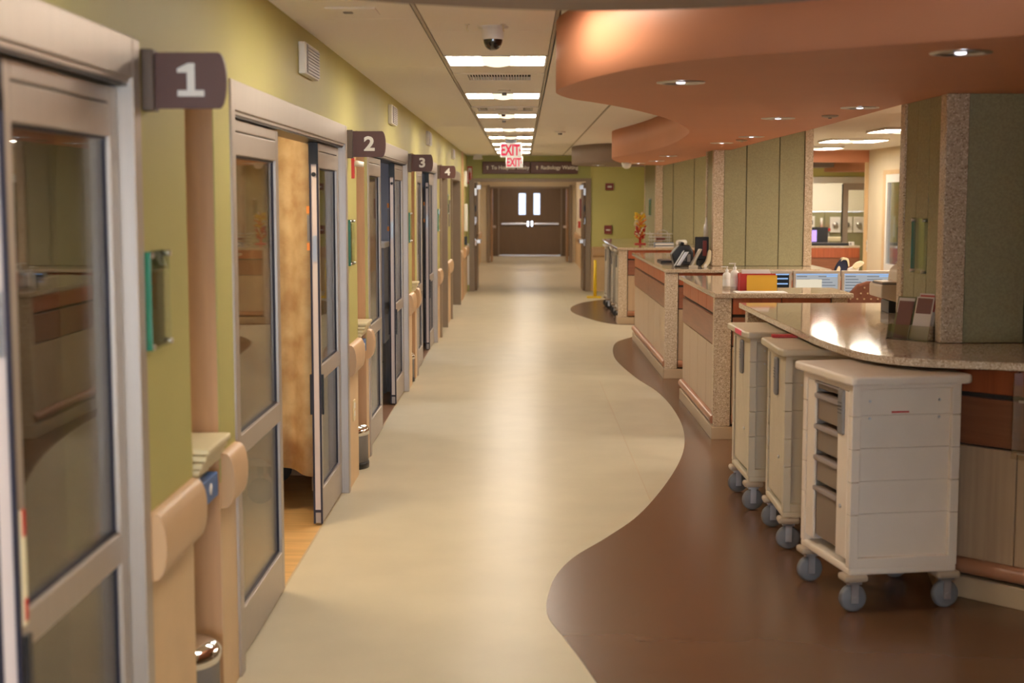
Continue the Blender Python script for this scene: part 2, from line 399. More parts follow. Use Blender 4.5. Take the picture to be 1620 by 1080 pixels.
for i,Y in enumerate(YK):
    y0=Y-3.44
    d=structE('door_%d'%(i+1),(XW,(y0+Y)/2,0))
    MB().box(-1.20,-1.057,y0,y0+.07,0,2.235).build('door_jamb','frame',d,bevel=.004)
    MB().box(-1.20,-1.057,Y-.07,Y,0,2.235).build('door_jamb','frame',d,bevel=.004)
    MB().box(-1.20,-1.058,y0+.07,Y-.07,2.125,2.235).build('door_header','frame',d,bevel=.003)
    MB().box(-1.20,-1.068,y0+.07,Y-.07,2.112,2.125).build('header_trim','frame',d)
    MB().box(-1.20,-1.075,y0+.07,Y-.07,2.104,2.112).build('door_track','black',d)
    pane_frame(d,y0+.07,Y-2.26,-1.135,-1.09,'fixed_panel',.035,.06)
    s=pane_frame(d,Y-.935,Y-.075,-1.148,-1.102,'sliding_panel',.05,.07)
    ye=Y-.935
    e=MB().box(-1.1400,-1.1100,ye-.007,ye,.09,1.985).build('edge_plate','edge',d)
    MB().box(-1.1500,-1.1400,ye-.012,ye,.012,2.03).box(-1.1100,-1.1000,ye-.012,ye,.012,2.03).box(-1.1400,-1.1100,ye-.012,ye,.075,.09).build('edge_gasket','gasket',d)
    MB().box(-1.1500,-1.1000,ye-.02,ye,1.985,2.10).build('edge_cap','black',d)
    MB().box(-1.1360,-1.1140,ye-.012,ye-.007,1.46,1.60).cyl((-1.1250,ye-.016,1.55),(-1.1250,ye-.012,1.55),.008).build('lock_plate','steel',d)
    MB().cyl((-1.1250,ye-.014,1.93),(-1.1250,ye-.006,1.93),.012).build('edge_sensor','black',d)
    MB().box(-1.0990,-1.0880,ye+.005,ye+.03,.62,.84).box(-1.1620,-1.1500,ye-.004,ye+.03,.62,.84).build('pull_handle','black',d)
    MB().box(-1.1680,-1.1490,ye,ye+.02,1.72,1.76).box(-1.1680,-1.1490,ye,ye+.02,1.52,1.56).build('warning_sticker','orange',d)
    MB().box(-1.1650,-1.1490,ye,ye+.02,1.57,1.71).build('latch_box','grey',d)
    if i==0:
        MB().box(-1.1010,-1.0970,ye+.010,ye+.035,.86,1.12).build('door_label','creamfab',d)
        MB().box(-1.1025,-1.0960,ye+.012,ye+.033,1.06,1.12).build('label_stripe','red',d)
        MB().box(-1.1025,-1.0960,ye+.012,ye+.033,.87,.92).build('label_stripe','red',d)
# doors 5 and 6, recessed hinged doors further on
for n_,(a,b,mt) in ((5,(18.43,20.0,'door')),(6,(21.25,24.25,'door'))):
    d=structE('door_%d'%n_,(XW,(a+b)/2,0))
    MB().box(-1.30,-1.04,a,a+.10,0,2.19).box(-1.30,-1.04,b-.10,b,0,2.19).box(-1.30,-1.04,a+.1,b-.1,2.09,2.235).build('door_frame','frame2',d,bevel=.003)
    lf=MB().box(-1.29,-1.245,a+.1,b-.1,.01,2.09).build('door_leaf',mt,d)
    MB().cyl((-1.245,a+.25,1.0),(-1.19,a+.25,1.0),.012).cyl((-1.195,a+.25,1.0),(-1.195,a+.37,1.0),.011).build('lever_handle','steel',lf)
# room lights
def room_light(x,y,m,lab): return ceil_light(x-.3,x+.3,y-.3,y+.3,lab,None,m,m)
room_light(-1.72,6.95,'roomlamp','ceiling light in the curtained room behind sliding door two')
room_light(-2.2,3.0,'dimlamp','ceiling light in the room behind sliding door one')
room_light(-2.4,11.8,'coollamp','ceiling light in the grey room behind sliding door three')
room_light(-2.4,16.2,'coollamp','ceiling light in the grey room behind sliding door four')

# curtains
def curtain(path,z0,z1,m,label,amp=.03,wl_=.16,wavy=0):
    t=thing('privacy_curtain',label,'curtain',(path[0][0],path[0][1],0))
    (xa,ya),(xb,yb)=path; L=math.hypot(xb-xa,yb-ya); ux,uy=(xb-xa)/L,(yb-ya)/L; n=int(L/.02)
    vs=[];fs=[]; H=10
    for i in range(n+1):
        s=L*i/n; a=amp*math.sin(2*math.pi*s/wl_)+amp*.5*math.sin(2*math.pi*s/(wl_*2.7)+1)
        for k in range(H+1):
            zl=z0+wavy*(.5+.5*math.sin(s*5-1.2))
            z=zl+(z1-zl)*k/H; q=a*(1.25-.45*k/H)
            vs.append((xa+ux*s-uy*q,ya+uy*s+ux*q,z))
    for i in range(n):
        for k in range(H):
            j=i*(H+1)+k; fs.append((j,j+H+1,j+H+2,j+1))
    o=MB().add(vs,fs,True).build('curtain_cloth',m,t); sd=o.modifiers.new('s','SOLIDIFY'); sd.thickness=.004
    MB().box(min(xa,xb)-.02,max(xa,xb)+.02,min(ya,yb)-.02,max(ya,yb)+.02,z1,z1+.03).build('curtain_track','white',t)
    return t
curtain(((-1.165,8.02),(-3.6,8.02)),.22,2.56,'curtain','tan leaf-patterned hospital curtain hanging in the open doorway of room two',.035,.2,.12)
curtain(((-1.29,4.42),(-2.5,1.2)),.12,2.56,'curtain1','brown pleated curtain behind the glass of sliding door one',.06,.24)
curtain(((-2.1,5.4),(-2.1,6.6)),.22,2.56,'curtain','tan curtain edge behind the fixed glass panel of door two',.04,.2)

# bed behind the curtain of room two
bed=thing('hospital_bed','hospital bed whose white rail and dark caster show under the tan curtain','bed',(-2.4,8.62,0))
MB().box(-3.4,-1.45,8.22,9.05,.42,.50).build('bed_frame','white',bed,bevel=.01)
MB().box(-3.4,-1.48,8.24,9.03,.50,.66).build('mattress','paper',bed,bevel=.04)
MB().box(-3.35,-1.42,8.20,8.235,.24,.28).box(-3.35,-1.42,9.03,9.065,.24,.28).build('side_rail','white',bed)
MB().box(-1.44,-1.41,8.22,9.05,.25,.85).build('foot_board','doorw',bed,bevel=.02)
for x in(-1.55,-3.3):
    for y in(8.3,8.97):
        c=MB().cyl((x,y,.15),(x,y,.43),.018).build('bed_leg','grey',bed)
        MB().cyl((x,y-.02,.075),(x,y+.02,.075),.075).build('caster_wheel','blackrubber',c)
# room three furniture
for ya,yb in((13.19,13.26),(17.74,17.81)): MB().box(-4.6,-1.21,ya,yb,0,2.66).build('room_side_wall','greywall',wr)
cab=thing('supply_cabinet','blue-grey supply cabinet on legs seen through the opening of door three','cabinet',(-1.9,12.95,0))
MB().box(-2.4,-1.235,12.74,13.16,.5,1.36).build('cabinet_body','bluegrey',cab,bevel=.006)
MB().box(-2.42,-1.225,12.71,13.17,1.36,1.41).build('cabinet_top','white',cab,bevel=.006)
for q in range(4):
    dr=MB().box(-2.36,-1.27,12.725,12.74,.53+q*.205,.72+q*.205).build('cabinet_drawer','bluegrey',cab,bevel=.003)
    MB().box(-2.0,-1.7,12.705,12.725,.68+q*.205,.695+q*.205).build('drawer_pull','steel',dr)
for x in(-2.35,-1.28):
    for y in(12.8,13.1): MB().box(x-.02,x+.02,y-.02,y+.02,0,.5).build('cabinet_leg','grey',cab)
b=thing('waste_bin','black waste bin on the floor before the blue-grey cabinet','bin',(-1.39,12.4,0))
MB().lathe([(0,.0),(.13,.0),(.16,.36),(.165,.38),(.15,.38),(.12,.02),(0,.02)],(-1.39,12.4,0)).build('bin_body','black',b)
MB().lathe([(.168,.36),(.175,.372),(.168,.385)],(-1.39,12.4,0)).build('bin_rim','blackrubber',b)
cab=thing('storage_locker','grey storage locker seen through the narrow opening of door four','cabinet',(-1.9,17.5,0))
MB().box(-2.4,-1.235,17.25,17.7,.06,1.95).build('locker_body','bluegrey',cab,bevel=.006)
MB().box(-2.36,-1.83,17.235,17.25,.1,1.9).build('locker_door','bluegrey',cab); MB().box(-1.81,-1.27,17.235,17.25,.1,1.9).build('locker_door','bluegrey',cab)
MB().box(-2.38,-1.25,17.27,17.68,0,.06).build('locker_plinth','black',cab)

# ------------------------------------------------------------------ signs on the left wall
for n_,y,l_ in zip('1234',(4.05,8.74,13.36,17.9),('one, the nearest and largest','two, above the red call light','three, third along the green wall','four, the farthest and smallest')):
    t=thing('room_sign','brown projecting sign with white number %s'%l_,'sign',(XW,y,2.13))
    MB().box(XW,XW+.035,y-.03,y+.03,2.045,2.215).build('sign_bracket','bracket',t,bevel=.003)
    r=[(XW+.03,2.052),(XW+.03,2.208)]; cx=XW+.235
    arc=[(cx-.022+.022*math.cos(a)*1.0,2.13+.078*math.sin(a)) for a in [math.pi/2-math.pi*i/10 for i in range(11)]]
    pts=[(XW+.03,2.208)]+arc+[(XW+.03,2.052)]
    MB().prism(pts,-.007,.007,T=lambda v:(v[0],y+v[2],v[1])).build('sign_plate','signbrown',t)
    text(n_,.118,'letter',t,(XW+.135,y-.0075,2.128),name='sign_number',bold=.004,sx=1.12)
    if n_=='1': MB().prism([(XW+.097,2.152),(XW+.097,2.163),(XW+.128,2.178),(XW+.145,2.178),(XW+.145,2.152),(XW+.127,2.152)],-.0088,-.0065,T=lambda v:(v[0],y+v[2],v[1])).build('number_flag','letter',t)
    if n_=='1': MB().box(XW+.097,XW+.172,y-.0088,y-.0065,2.086,2.103).build('number_foot','letter',t)
# wall air grilles
for i,y in enumerate((6.87,11.42,15.92,21.5)):
    t=thing('wall_grille','white louvred wall box high on the green wall, %s from the camera'%['nearest','second','third','farthest'][i],'vent',(XW,y+.23,2.47),'louvred boxes high on the green wall')
    MB().box(XW,XW+.032,y,y+.46,2.395,2.545).build('grille_body','white',t,bevel=.003)
    for q in range(9):
        z=2.405+q*.0148
        MB().box(XW+.032,XW+.040,y+.05,y+.44,z,z+.009).build('louvre','louvre',t)
    MB().box(XW+.0322,XW+.034,y+.05,y+.44,2.402,2.538).build('grille_backing','grey',t)
# acrylic holders
def holder(loc,label,axis='x'):
    """clear chart holder on a wall; local +x out of the wall, y along it"""
    t=thing('acrylic_holder',label,'holder',loc,'clear acrylic holders on the walls')
    T=lambda v:v
    l=dict(local=True)
    MB().box(0,.004,-.11,.11,-.14,.14).build('back_plate','acry',t,**l)
    MB().box(.016,.020,-.11,.11,-.14,.14).build('front_plate','acry',t,**l)
    MB().box(.0,.021,-.112,-.109,-.14,.14).build('edge_strip','acrye',t,**l)
    mb=MB()
    for y in(-.1,.1):
        for z in(-.13,.13): mb.cyl((.0,y,z),(.026,y,z),.008,n=10)
    mb.build('standoff','steel',t,**l)
    return t
h=holder((XW,4.11,1.51),'clear acrylic holder with green edge on the green wall below the nearest sign')
for y,z,l in((8.80,1.53,'below the second sign'),(13.42,1.53,'below the third sign'),(17.98,1.53,'below the fourth sign'),(20.3,1.72,'high beyond all four signs')):
    c=copy_tree(h); c.location=(XW,y,z); c['label']='clear acrylic holder with green edge on the green wall '+l
def holder_at(loc,rz,l):
    c=copy_tree(h); c.location=loc; c.rotation_euler=(0,0,rz); c['label']=l; return c
holder_at((2.043,7.31,1.56),math.pi,'clear acrylic holder on the side of the nearest green fabric column')
holder_at((2.043,22.7,1.66),math.pi,'acrylic holder on the side of the farthest fabric column')
# call light near sign 2
t=thing('call_light','small red wall plate with a white lamp just below sign 2','call light',(XW,8.95,2.0))
MB().box(XW,XW+.018,8.93,8.97,1.925,2.055).build('lamp_plate','red',t)
MB().cyl((XW+.018,8.95,2.02),(XW+.075,8.95,2.012),.02,.016).build('lamp_lens','white',t)
# alcove shelves, glove box, step cans
for i,(y,l) in enumerate(((4.74,'just past the nearest sign'),(9.46,'below the red call light'),(13.98,'just past the third sign'))):
    t=thing('alcove_shelf','cream moulded shelf sticking out of the wall alcove %s'%l,'shelf',(-1.2,y,.9),'cream shelves in the alcoves')
    w=.16 if i<2 else .12
    for q in range(4):
        MB().box(-1.58,-1.02-.012*q,y-w,y+w+.02,.965-q*.024,.986-q*.024).build('shelf_layer','cream',t,bevel=.005)
    MB().box(-1.58,-1.09,y-w+.03,y+w-.03,.86,.893).build('shelf_bracket','cream',t)
    if i<2:
        g=thing('glove_box','blue glove box fixed under the cream shelf %s'%l,'box',(-1.12,y+.03,.80))
        MB().box(-1.58,-1.055,y-.10,y+.12,.775,.859).build('box_body','blue',g,bevel=.004)
        MB().lathe([(0,0),(.02,0),(.02,.002),(0,.002)],(-1.055,y,.82),12,'x').build('box_opening','paper',g)
    s=thing('step_can','chrome step-on waste can in the wall alcove %s'%l,'bin',(-1.25,y,0))
    cx=-1.19 if i==0 else -1.185
    r=.15 if i<2 else .12
    MB().lathe([(0,.02),(r,.02),(r,.26)],(cx,y,0),28).build('can_body','grey',s)
    MB().lathe([(r+.004,.225),(r+.008,.24),(r+.006,.262),(r*.9,.282),(r*.5,.295),(0,.298)],(cx,y,0),28).build('can_lid','chrome',s)
    MB().lathe([(0,0),(r+.004,0),(r+.006,.03),(r+.002,.045),(0,.045)],(cx,y,0),28).build('can_base','black',s)
    MB().box(cx-.05,cx+.05,y-r-.035,y-r+.01,.012,.024).build('foot_pedal','black',s)
o=thing('wall_outlet','cream double outlet plate on the tan wainscot beyond door two','outlet',(XW,8.92,.46))
MB().box(XW-.002,XW+.006,8.88,8.96,.40,.53).build('outlet_plate','cream',o,bevel=.002)
for z in(.43,.48): MB().box(XW+.006,XW+.008,8.895,8.945,z,z+.032).build('socket','white',o)
for i,(y,z,w,l) in enumerate(((20.75,1.56,.12,'dark framed notice above the crash rail beyond sign 4'),(20.95,1.62,.08,'small dark framed notice next to the larger one beyond sign 4'))):
    t=thing('wall_notice',l,'notice',(XW,y,z)); MB().box(XW,XW+.014,y-w,y+w,z-.16,z+.16).build('notice_frame','grey',t); MB().box(XW+.014,XW+.016,y-w+.015,y+w-.015,z-.145,z+.145).build('notice_sheet','frame2',t)

# ------------------------------------------------------------------ end wall and corridor beyond
YE=27.78
we=structE('wall_end')
MB().box(-1.3,-1.02,YE,YE+.15,0,2.70).build('end_wall_panel','greend',we)
MB().box(-1.02,1.33,YE,YE+.15,2.13,2.70).build('end_wall_panel','greend',we)
MB().box(1.33,3.1,YE,YE+.15,.86,2.70).build('end_wall_panel','green_lit',we)
MB().box(1.33,3.1,YE,YE+.15,0,.86).build('wainscot_panel','tan',we)
MB().box(3.0,3.1,24.7,YE,0,2.70).build('end_wall_panel','greend',we)
MB().box(-1.08,-1.03,YE-.012,YE,.12,.93).build('wall_guard','white',we)
m=MB(); n=10; vs=[];fs=[]
for xx in(1.38,3.0):
    for i in range(n+1):
        a=math.pi*i/n; vs.append((xx,YE+.002-.05*math.sin(a)**.6,.765-.1*math.cos(a)))
for i in range(n): fs.append((i,i+1,n+2+i,n+1+i))
m.add(vs,fs,True).add(vs[:n+1],[tuple(range(n+1))]).build('crash_rail','rail',we)
tr=structE('trim_1',(0.155,YE,0))
MB().box(-1.03,-.93,YE-.03,YE+.18,0,2.19).box(1.24,1.34,YE-.03,YE+.18,0,2.19).box(-.93,1.24,YE-.03,YE+.18,2.125,2.19).build('opening_frame','frame2',tr,bevel=.004)
# held-open leaves of the first opening
for s,xa,lab in((-1,-.905,'left'),(1,1.215,'right')):
    d=structE('door_%d'%(7 if s<0 else 8),(xa,YE+.7,0))
    lf=MB().box(xa-.022,xa+.022,YE+.02,YE+1.08,.01,2.11).build('door_leaf','door',d)
    x=xa
    hy=YE+.015
    MB().box(x-.018,x+.018,hy-.008,hy+.004,1.30,1.44).box(x-.012,x+.012,hy-.006,hy+.004,.88,1.02).build('edge_latch','chrome',lf)
    MB().box(x-.014,x+.014,hy-.006,hy+.004,1.55,1.66).build('edge_strike','black',lf)
    MB().box(x-.02,x+.02,hy-.01,hy+.005,1.86,2.0).build('top_bolt','steel',lf)
    MB().box(x-s*.02,x-s*.09,YE+.05,YE+.95,.93,1.0).build('panic_bar','steel',lf)
    MB().box(x-s*.02,x-s*.10,YE+.05,YE+.30,1.98,2.06).build('door_closer','steel',lf)
wb=structE('wall_beyond')
for xa,xb in((-1.32,-1.17),(1.50,1.65)):
    MB().box(xa,xb,YE+.15,45.1,.85,2.66).build('corridor_wall','beige',wb)
    MB().box(xa,xb,YE+.15,45.1,0,.85).build('wainscot_panel','tan',wb)
for xa,xb,s in((-1.17,-1.12,1),(1.45,1.50,-1)): MB().box(xa,xb,31,39.8,.70,.88).build('crash_rail','rail',wb,bevel=.02)
MB().box(-1.17,1.50,40.3,40.45,2.13,2.66).build('header_wall','beige',wb)
MB().box(-1.17,-.98,40.3,40.45,0,2.16).box(1.38,1.50,40.3,40.45,0,2.16).build('header_wall','beige',wb)
tr=structE('trim_2',(.2,40.3,0))
MB().box(-.99,-.91,40.25,40.5,0,2.18).box(1.33,1.41,40.25,40.5,0,2.18).box(-.91,1.33,40.25,40.5,2.09,2.135).build('opening_frame','frame2',tr)
for s,xa in((-1,-.87),(1,1.29)):
    d=structE('door_%d'%(9 if s<0 else 10),(xa,41,0))
    lf=MB().box(xa-.022,xa+.022,40.5,41.5,.01,2.08).build('door_leaf','doorw',d)
    MB().cyl((xa-s*.02,40.65,1.0),(xa-s*.12,40.65,1.0),.035).build('door_knob','edge',lf)
MB().box(-1.17,-.99,42.6,42.7,0,2.66).build('corridor_wall','tanwood',wb)
# wooden pilasters and doors along the corridor beyond
for x,y0,y1 in((-1.16,29.0,30.1),(1.45,28.9,30.2),(1.45,33.0,34.2),(-1.16,34.5,35.6)):
    MB().box(x,x+.05,y0,y1,0,2.15).build('side_door_panel','doorw',wb)
t=thing('wall_board','dark wood board on the left wall of the far corridor','board',(-1.15,31.4,1.65)); MB().box(-1.17,-1.13,31.0,31.8,1.25,2.05).build('board_frame','dkred',t); MB().box(-1.13,-1.122,31.05,31.75,1.3,2.0).build('board_face','walnut',t)
t=thing('wall_board','small dark framed board on the right wall of the far corridor','board',(1.48,36.2,1.55)); MB().box(1.46,1.50,35.9,36.5,1.3,1.8).build('board_frame','dkred',t); MB().box(1.452,1.46,35.94,36.46,1.34,1.76).build('board_face','walnut',t)
t=thing('alarm_pull','small red box below the framed board in the far corridor','alarm',(1.48,36.7,1.15)); MB().box(1.44,1.50,36.62,36.78,1.05,1.22).build('pull_box','red',t); MB().box(1.43,1.44,36.66,36.74,1.12,1.15).build('pull_bar','white',t)
# end wall of the far corridor with the pair of brown doors
YF=44.8
MB().box(-1.17,-.75,YF,YF+.15,0,2.66).box(1.25,1.5,YF,YF+.15,0,2.66).box(-.75,1.25,YF,YF+.15,2.17,2.66).build('corridor_end_wall','door',wb)
for nn,(xa,xb,s) in((11,(-.712,.2455,1)),(12,(.2465,1.209,-1))):
    d=structE('door_%d'%nn,((xa+xb)/2,YF,0))
    wa,wb2=((-.10,.11) if s>0 else (.365,.555))
    lf=MB().box(xa,wa,YF-.045,YF,.004,2.132).box(wb2,xb,YF-.045,YF,.004,2.132).box(wa,wb2,YF-.045,YF,.004,1.30).box(wa,wb2,YF-.045,YF,1.96,2.132).build('door_leaf','door',d)
    ring_=MB(); ring_.box(wa-.02,wa,YF-.052,YF-.045,1.28,1.98).box(wb2,wb2+.02,YF-.052,YF-.045,1.28,1.98).box(wa,wb2,YF-.052,YF-.045,1.28,1.30).box(wa,wb2,YF-.052,YF-.045,1.96,1.98).build('lite_frame','frame2',lf)
    MB().box(wa,wb2,YF-.026,YF-.020,1.30,1.96).build('glass_pane','liteglass',lf)
    a,b=(xa+.06,xb-.03)if s>0 else(xa+.03,xb-.06)
    MB().box(a,b,YF-.11,YF-.06,.98,1.045).build('panic_bar','steel',lf,bevel=.01)
    hx=b-.03 if s>0 else a+.03
    MB().box(hx-.028,hx+.028,YF-.12,YF-.045,.93,1.10).build('bar_latch','chrome',lf,bevel=.006)
    MB().box(xa,xb,YF-.05,YF-.044,.004,.05).build('kick_strip','steel',lf)
tr=structE('trim_3',(.25,YF,0))
MB().box(-.75,1.25,YF-.02,YF+.15,0,.0035).build('threshold','steel',tr); MB().box(.225,.268,YF,YF+.02,.004,2.13).build('astragal','frame2',tr)
MB().box(-.76,-.712,YF-.06,YF+.1,0,2.18).box(1.209,1.257,YF-.06,YF+.1,0,2.18).box(-.712,1.209,YF-.06,YF+.1,2.132,2.18).build('door_frame','frame2',tr)
ceil_light(-.15,.45,30.4,31.0,'ceiling light in the far corridor just past the opening','lights of the far corridor')
ceil_light(-.15,.45,34.1,34.7,'ceiling light in the middle of the far corridor','lights of the far corridor')
ceil_light(-.15,.45,37.8,38.4,'ceiling light in the far corridor before the second frame','lights of the far corridor')
ceil_light(-.15,.45,42.4,43.0,'small ceiling light in the vestibule before the brown doors','lights of the far corridor')
# directional sign
t=thing('direction_sign','long dark brown overhead sign with two arrows on the end wall','sign',(.15,YE-.03,2.39))
MB().box(-.77,.155,YE-.05,YE-.012,2.275,2.515).build('sign_panel','signbrown',t,bevel=.012); MB().box(.158,1.08,YE-.05,YE-.012,2.275,2.515).build('sign_panel','signbrown',t,bevel=.012)
text('To Hospital Lobby',.098,'letter',t,(-.60,YE-.052,2.395),name='sign_text',bold=.0025,align='LEFT')
text('Radiology Waiting',.098,'letter',t,(.36,YE-.052,2.395),name='sign_text',bold=.0025,align='LEFT')
for x in(-.67,.29):
    MB().prism([(x-.028,2.405),(x,2.437),(x+.028,2.405),(x+.01,2.405),(x+.01,2.36),(x-.01,2.36),(x-.01,2.405)],-.0015,.0015,T=lambda v:(v[0],YE-.052+v[2],v[1])).build('arrow','letter',t)
t=thing('extinguisher_sign','red fire extinguisher sign in the left corner of the end wall','sign',(-1.04,YE-.03,2.25))
MB().box(-1.062,-.965,YE-.02,YE-.008,2.09,2.42).build('sign_plate','red',t)
MB().box(-1.045,-.982,YE-.024,YE-.02,2.12,2.39).build('sign_field','white',t)
MB().lathe([(0,0),(.02,0),(.02,.13),(.008,.16),(.008,.19),(0,.19)],(-1.013,YE-.026,2.16),12).build('extinguisher_mark','red',t)
t=thing('fire_strobe','red fire alarm strobe high on the green end wall','alarm',(1.695,YE,2.03))
MB().box(1.615,1.775,YE-.05,YE-.0005,1.965,2.095).build('strobe_body','dkred',t,bevel=.006); MB().box(1.655,1.735,YE-.07,YE-.05,2.01,2.045).build('strobe_lens','white',t)
t=thing('fire_pull','red fire alarm pull station on the green end wall above the far counter','alarm',(1.67,YE,1.2))
MB().box(1.60,1.745,YE-.05,YE-.0005,1.115,1.28).build('pull_body','dkred',t,bevel=.008); MB().box(1.63,1.71,YE-.065,YE-.05,1.18,1.205).build('pull_handle','white',t)
t=thing('emergency_light','small white twin emergency light at the end of the corridor ceiling','light',(-.84,27.2,CZ))
MB().box(-.92,-.76,27.1,27.3,CZ-.05,CZ).build('light_case','white',t,bevel=.006); MB().box(-.93,-.75,27.12,27.28,CZ-.09,CZ-.05).build('light_head','white',t,bevel=.01)
t=thing('wall_device','white wall box on the far left wall beside the red extinguisher sign','device',(XW,26.4,2.15))
MB().box(XW,XW+.05,26.25,26.55,2.02,2.30).build('device_case','white',t,bevel=.006); MB().box(XW+.05,XW+.054,26.3,26.5,2.06,2.1).build('device_slot','grey',t)
t=thing('soap_dispenser','white wall dispenser on the far left wall under the wall box','dispenser',(XW,26.4,1.4))
MB().box(XW,XW+.06,26.25,26.5,1.2,1.7).build('dispenser_case','white',t,bevel=.01); MB().box(XW,XW+.05,26.28,26.47,.95,1.1).build('dispenser_tray','black',t)
# exit signs
for i,(x0,x1,y,z0,z1) in enumerate(((-.298,-.006,19.8,2.368,2.562),(-.287,.010,25.8,2.352,2.546))):
    t=thing('exit_sign','lit EXIT sign with red letters, the %s of the two'%('nearer' if i==0 else 'farther lower-looking'),'sign',((x0+x1)/2,y,z1),'exit signs')
    MB().box(x0,x1,y,y+.035,z0,z1).build('sign_case','white',t,bevel=.004)
    MB().box(x0+.006,x1-.006,y-.003,y,z0+.006,z1-.006).build('sign_face','exitface',t)
    xm=(x0+x1)/2
    text('EXIT',.205,'exitred',t,(xm-.014,y-.004,(z0+z1)/2-.006),name='sign_letters',bold=.007,sx=.62)
    MB().prism([(x1-.035,(z0+z1)/2+.03),(x1-.012,(z0+z1)/2),(x1-.035,(z0+z1)/2-.03)],-.0015,.0015,T=lambda v:(v[0],y-.0045+v[2],v[1])).build('chevron','exitred',t)
    MB().box(xm-.075,xm+.075,y-.01,y+.05,z1,CZ).build('canopy','black' if i==0 else 'white',t)
# camera dome, detectors, clips, access plate
t=thing('camera_dome','white-based security camera dome with dark lens under the ceiling','camera',(-.142,7.0,CZ))
MB().lathe([(0,0),(.075,0),(.075,-.006),(.053,-.008),(.053,-.055),(.050,-.062),(0,-.062)],(-.142,7.0,CZ)).build('camera_base','white',t)
MB().lathe([(.047*math.cos(a),-.062-.052*math.sin(a)) for a in [i*math.pi/16 for i in range(9)]],(-.142,7.0,CZ)).build('camera_lens','dome',t)
for x,l in((-.263,'left'),(-.091,'right')):
    t=thing('ceiling_hook','thin cream hook hanging from the ceiling on the %s of the camera dome'%l,'hook',(x,6.9,CZ))
    MB().cyl((x,6.9,CZ-.004),(x,6.9,CZ),.012,n=10).build('hook_plate','white',t); MB().tube([(x,6.9,CZ-.003),(x,6.88,CZ-.03),(x+.006,6.88,CZ-.036)],.0022,6).build('hook_wire','creamfab',t)
for x,y,l,r in((-.137,11.05,'between the first and second corridor lights',.05),(-.18,13.85,'just before the third corridor light',.05),(-.19,14.95,'just past the third corridor light',.05),(.47,17.82,'right of the corridor lights before the exit sign',.07)):
    t=thing('smoke_detector','small round ceiling detector '+l,'detector',(x,y,CZ),'round ceiling detectors')
    MB().lathe([(0,0),(r,0),(r,-.012),(r*.8,-.02),(0,-.02)],(x,y,CZ)).build('detector_base','white',t)
    MB().lathe([(r*.4,-.02),(r*.35,-.04),(0,-.042)],(x,y,CZ)).build('detector_head','grey',t)
t=thing('access_plate','flush cream ceiling access plate near the upper left','plate',(-.75,6.4,CZ))
MB().box(-.86,-.64,6.28,6.52,CZ-.008,CZ).build('plate_cover','ceil',t,bevel=.002); MB().box(-.79,-.75,6.38,6.42,CZ-.012,CZ-.008).build('plate_latch','grey',t)

# ------------------------------------------------------------------ soffits
left=[(2.3,3.95),(1.546,4.466),(1.19,4.754),(.893,4.99),(.726,5.128),(.549,5.35),(.41,5.64),(.285,6.03),(.20,6.42),(.16,6.72),(.178,6.98),(.259,7.29),(.377,7.53),(.512,7.837),(.70,8.35),(.95,9.2),(1.228,10.58),(1.33,11.8),(1.38,13.4),(1.345,15.0),(1.24,16.3),(1.14,17.2),(1.115,17.8),(1.17,18.5),(1.30,19.6),(1.50,20.8),(1.9,21.6)]
so=structE('soffit')
so['kind']='structure'
pts=spline(left,6)+[(2.15,21.6),(2.17,15.4),(2.115,12.8),(2.10,10.4),(2.03,7.72),(4.6,7.72),(4.6,2.9),(3.2,3.4)]
MB().prism(pts,2.30,2.69,True).build('soffit_body','salmon',so)
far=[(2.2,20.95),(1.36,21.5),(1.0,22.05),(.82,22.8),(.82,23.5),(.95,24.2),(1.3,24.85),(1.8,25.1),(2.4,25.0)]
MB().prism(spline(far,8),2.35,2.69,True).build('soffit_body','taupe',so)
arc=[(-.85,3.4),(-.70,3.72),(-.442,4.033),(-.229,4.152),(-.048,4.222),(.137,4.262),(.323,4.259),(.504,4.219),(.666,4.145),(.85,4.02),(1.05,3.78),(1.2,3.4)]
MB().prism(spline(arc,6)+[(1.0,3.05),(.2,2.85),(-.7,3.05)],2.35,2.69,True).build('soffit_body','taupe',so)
def downlight(x,y,z,l):
    t=thing('downlight','round recessed downlight in the salmon soffit, '+l,'light',(x,y,z),'downlights in the salmon soffit')
    MB().lathe([(.105,0),(.105,-.004),(.085,-.007),(.075,-.003),(.075,-.0005)],(x,y,z),28).build('trim_ring','steel',t)
    MB().lathe([(.075,-.001),(.04,-.0015),(0,-.0015)],(x,y,z),28).build('reflector','chrome',t)
    MB().lathe([(.020,-.0015),(.017,-.006),(0,-.008)],(x,y,z),20).build('lamp','spot',t)
for x,y,l in((1.509,4.98,'nearest at the upper right'),(.685,6.23,'near the rounded nose'),(1.863,7.95,'beside the nearest column'),(1.60,9.0,'fourth from the camera'),(1.86,11.66,'fifth from the camera'),(1.80,12.95,'sixth from the camera'),(1.72,16.9,'above the middle counter'),(1.79,19.1,'second last'),(1.65,20.35,'last')): downlight(x,y,2.30,l)
downlight(1.25,23.6,2.35,'in the far taupe one'); bpy.data.objects['downlight.009']['label']='round recessed downlight in the far taupe soffit'
for x,y,l in((1.86,8.7,'beside the third downlight'),(1.88,12.3,'between the fifth and sixth downlights')):
    t=thing('soffit_sensor','small flat round sensor in the salmon soffit '+l,'detector',(x,y,2.3))
    MB().lathe([(0,0),(.05,0),(.05,-.008),(.03,-.014),(0,-.014)],(x,y,2.3)).build('sensor_base','pad',t); MB().lathe([(.012,-.014),(.01,-.02),(0,-.02)],(x,y,2.3),10).build('sensor_eye','grey',t)
t=thing('white_dome','small white dome hanging under the far end of the salmon soffit','camera',(1.45,19.9,2.3))
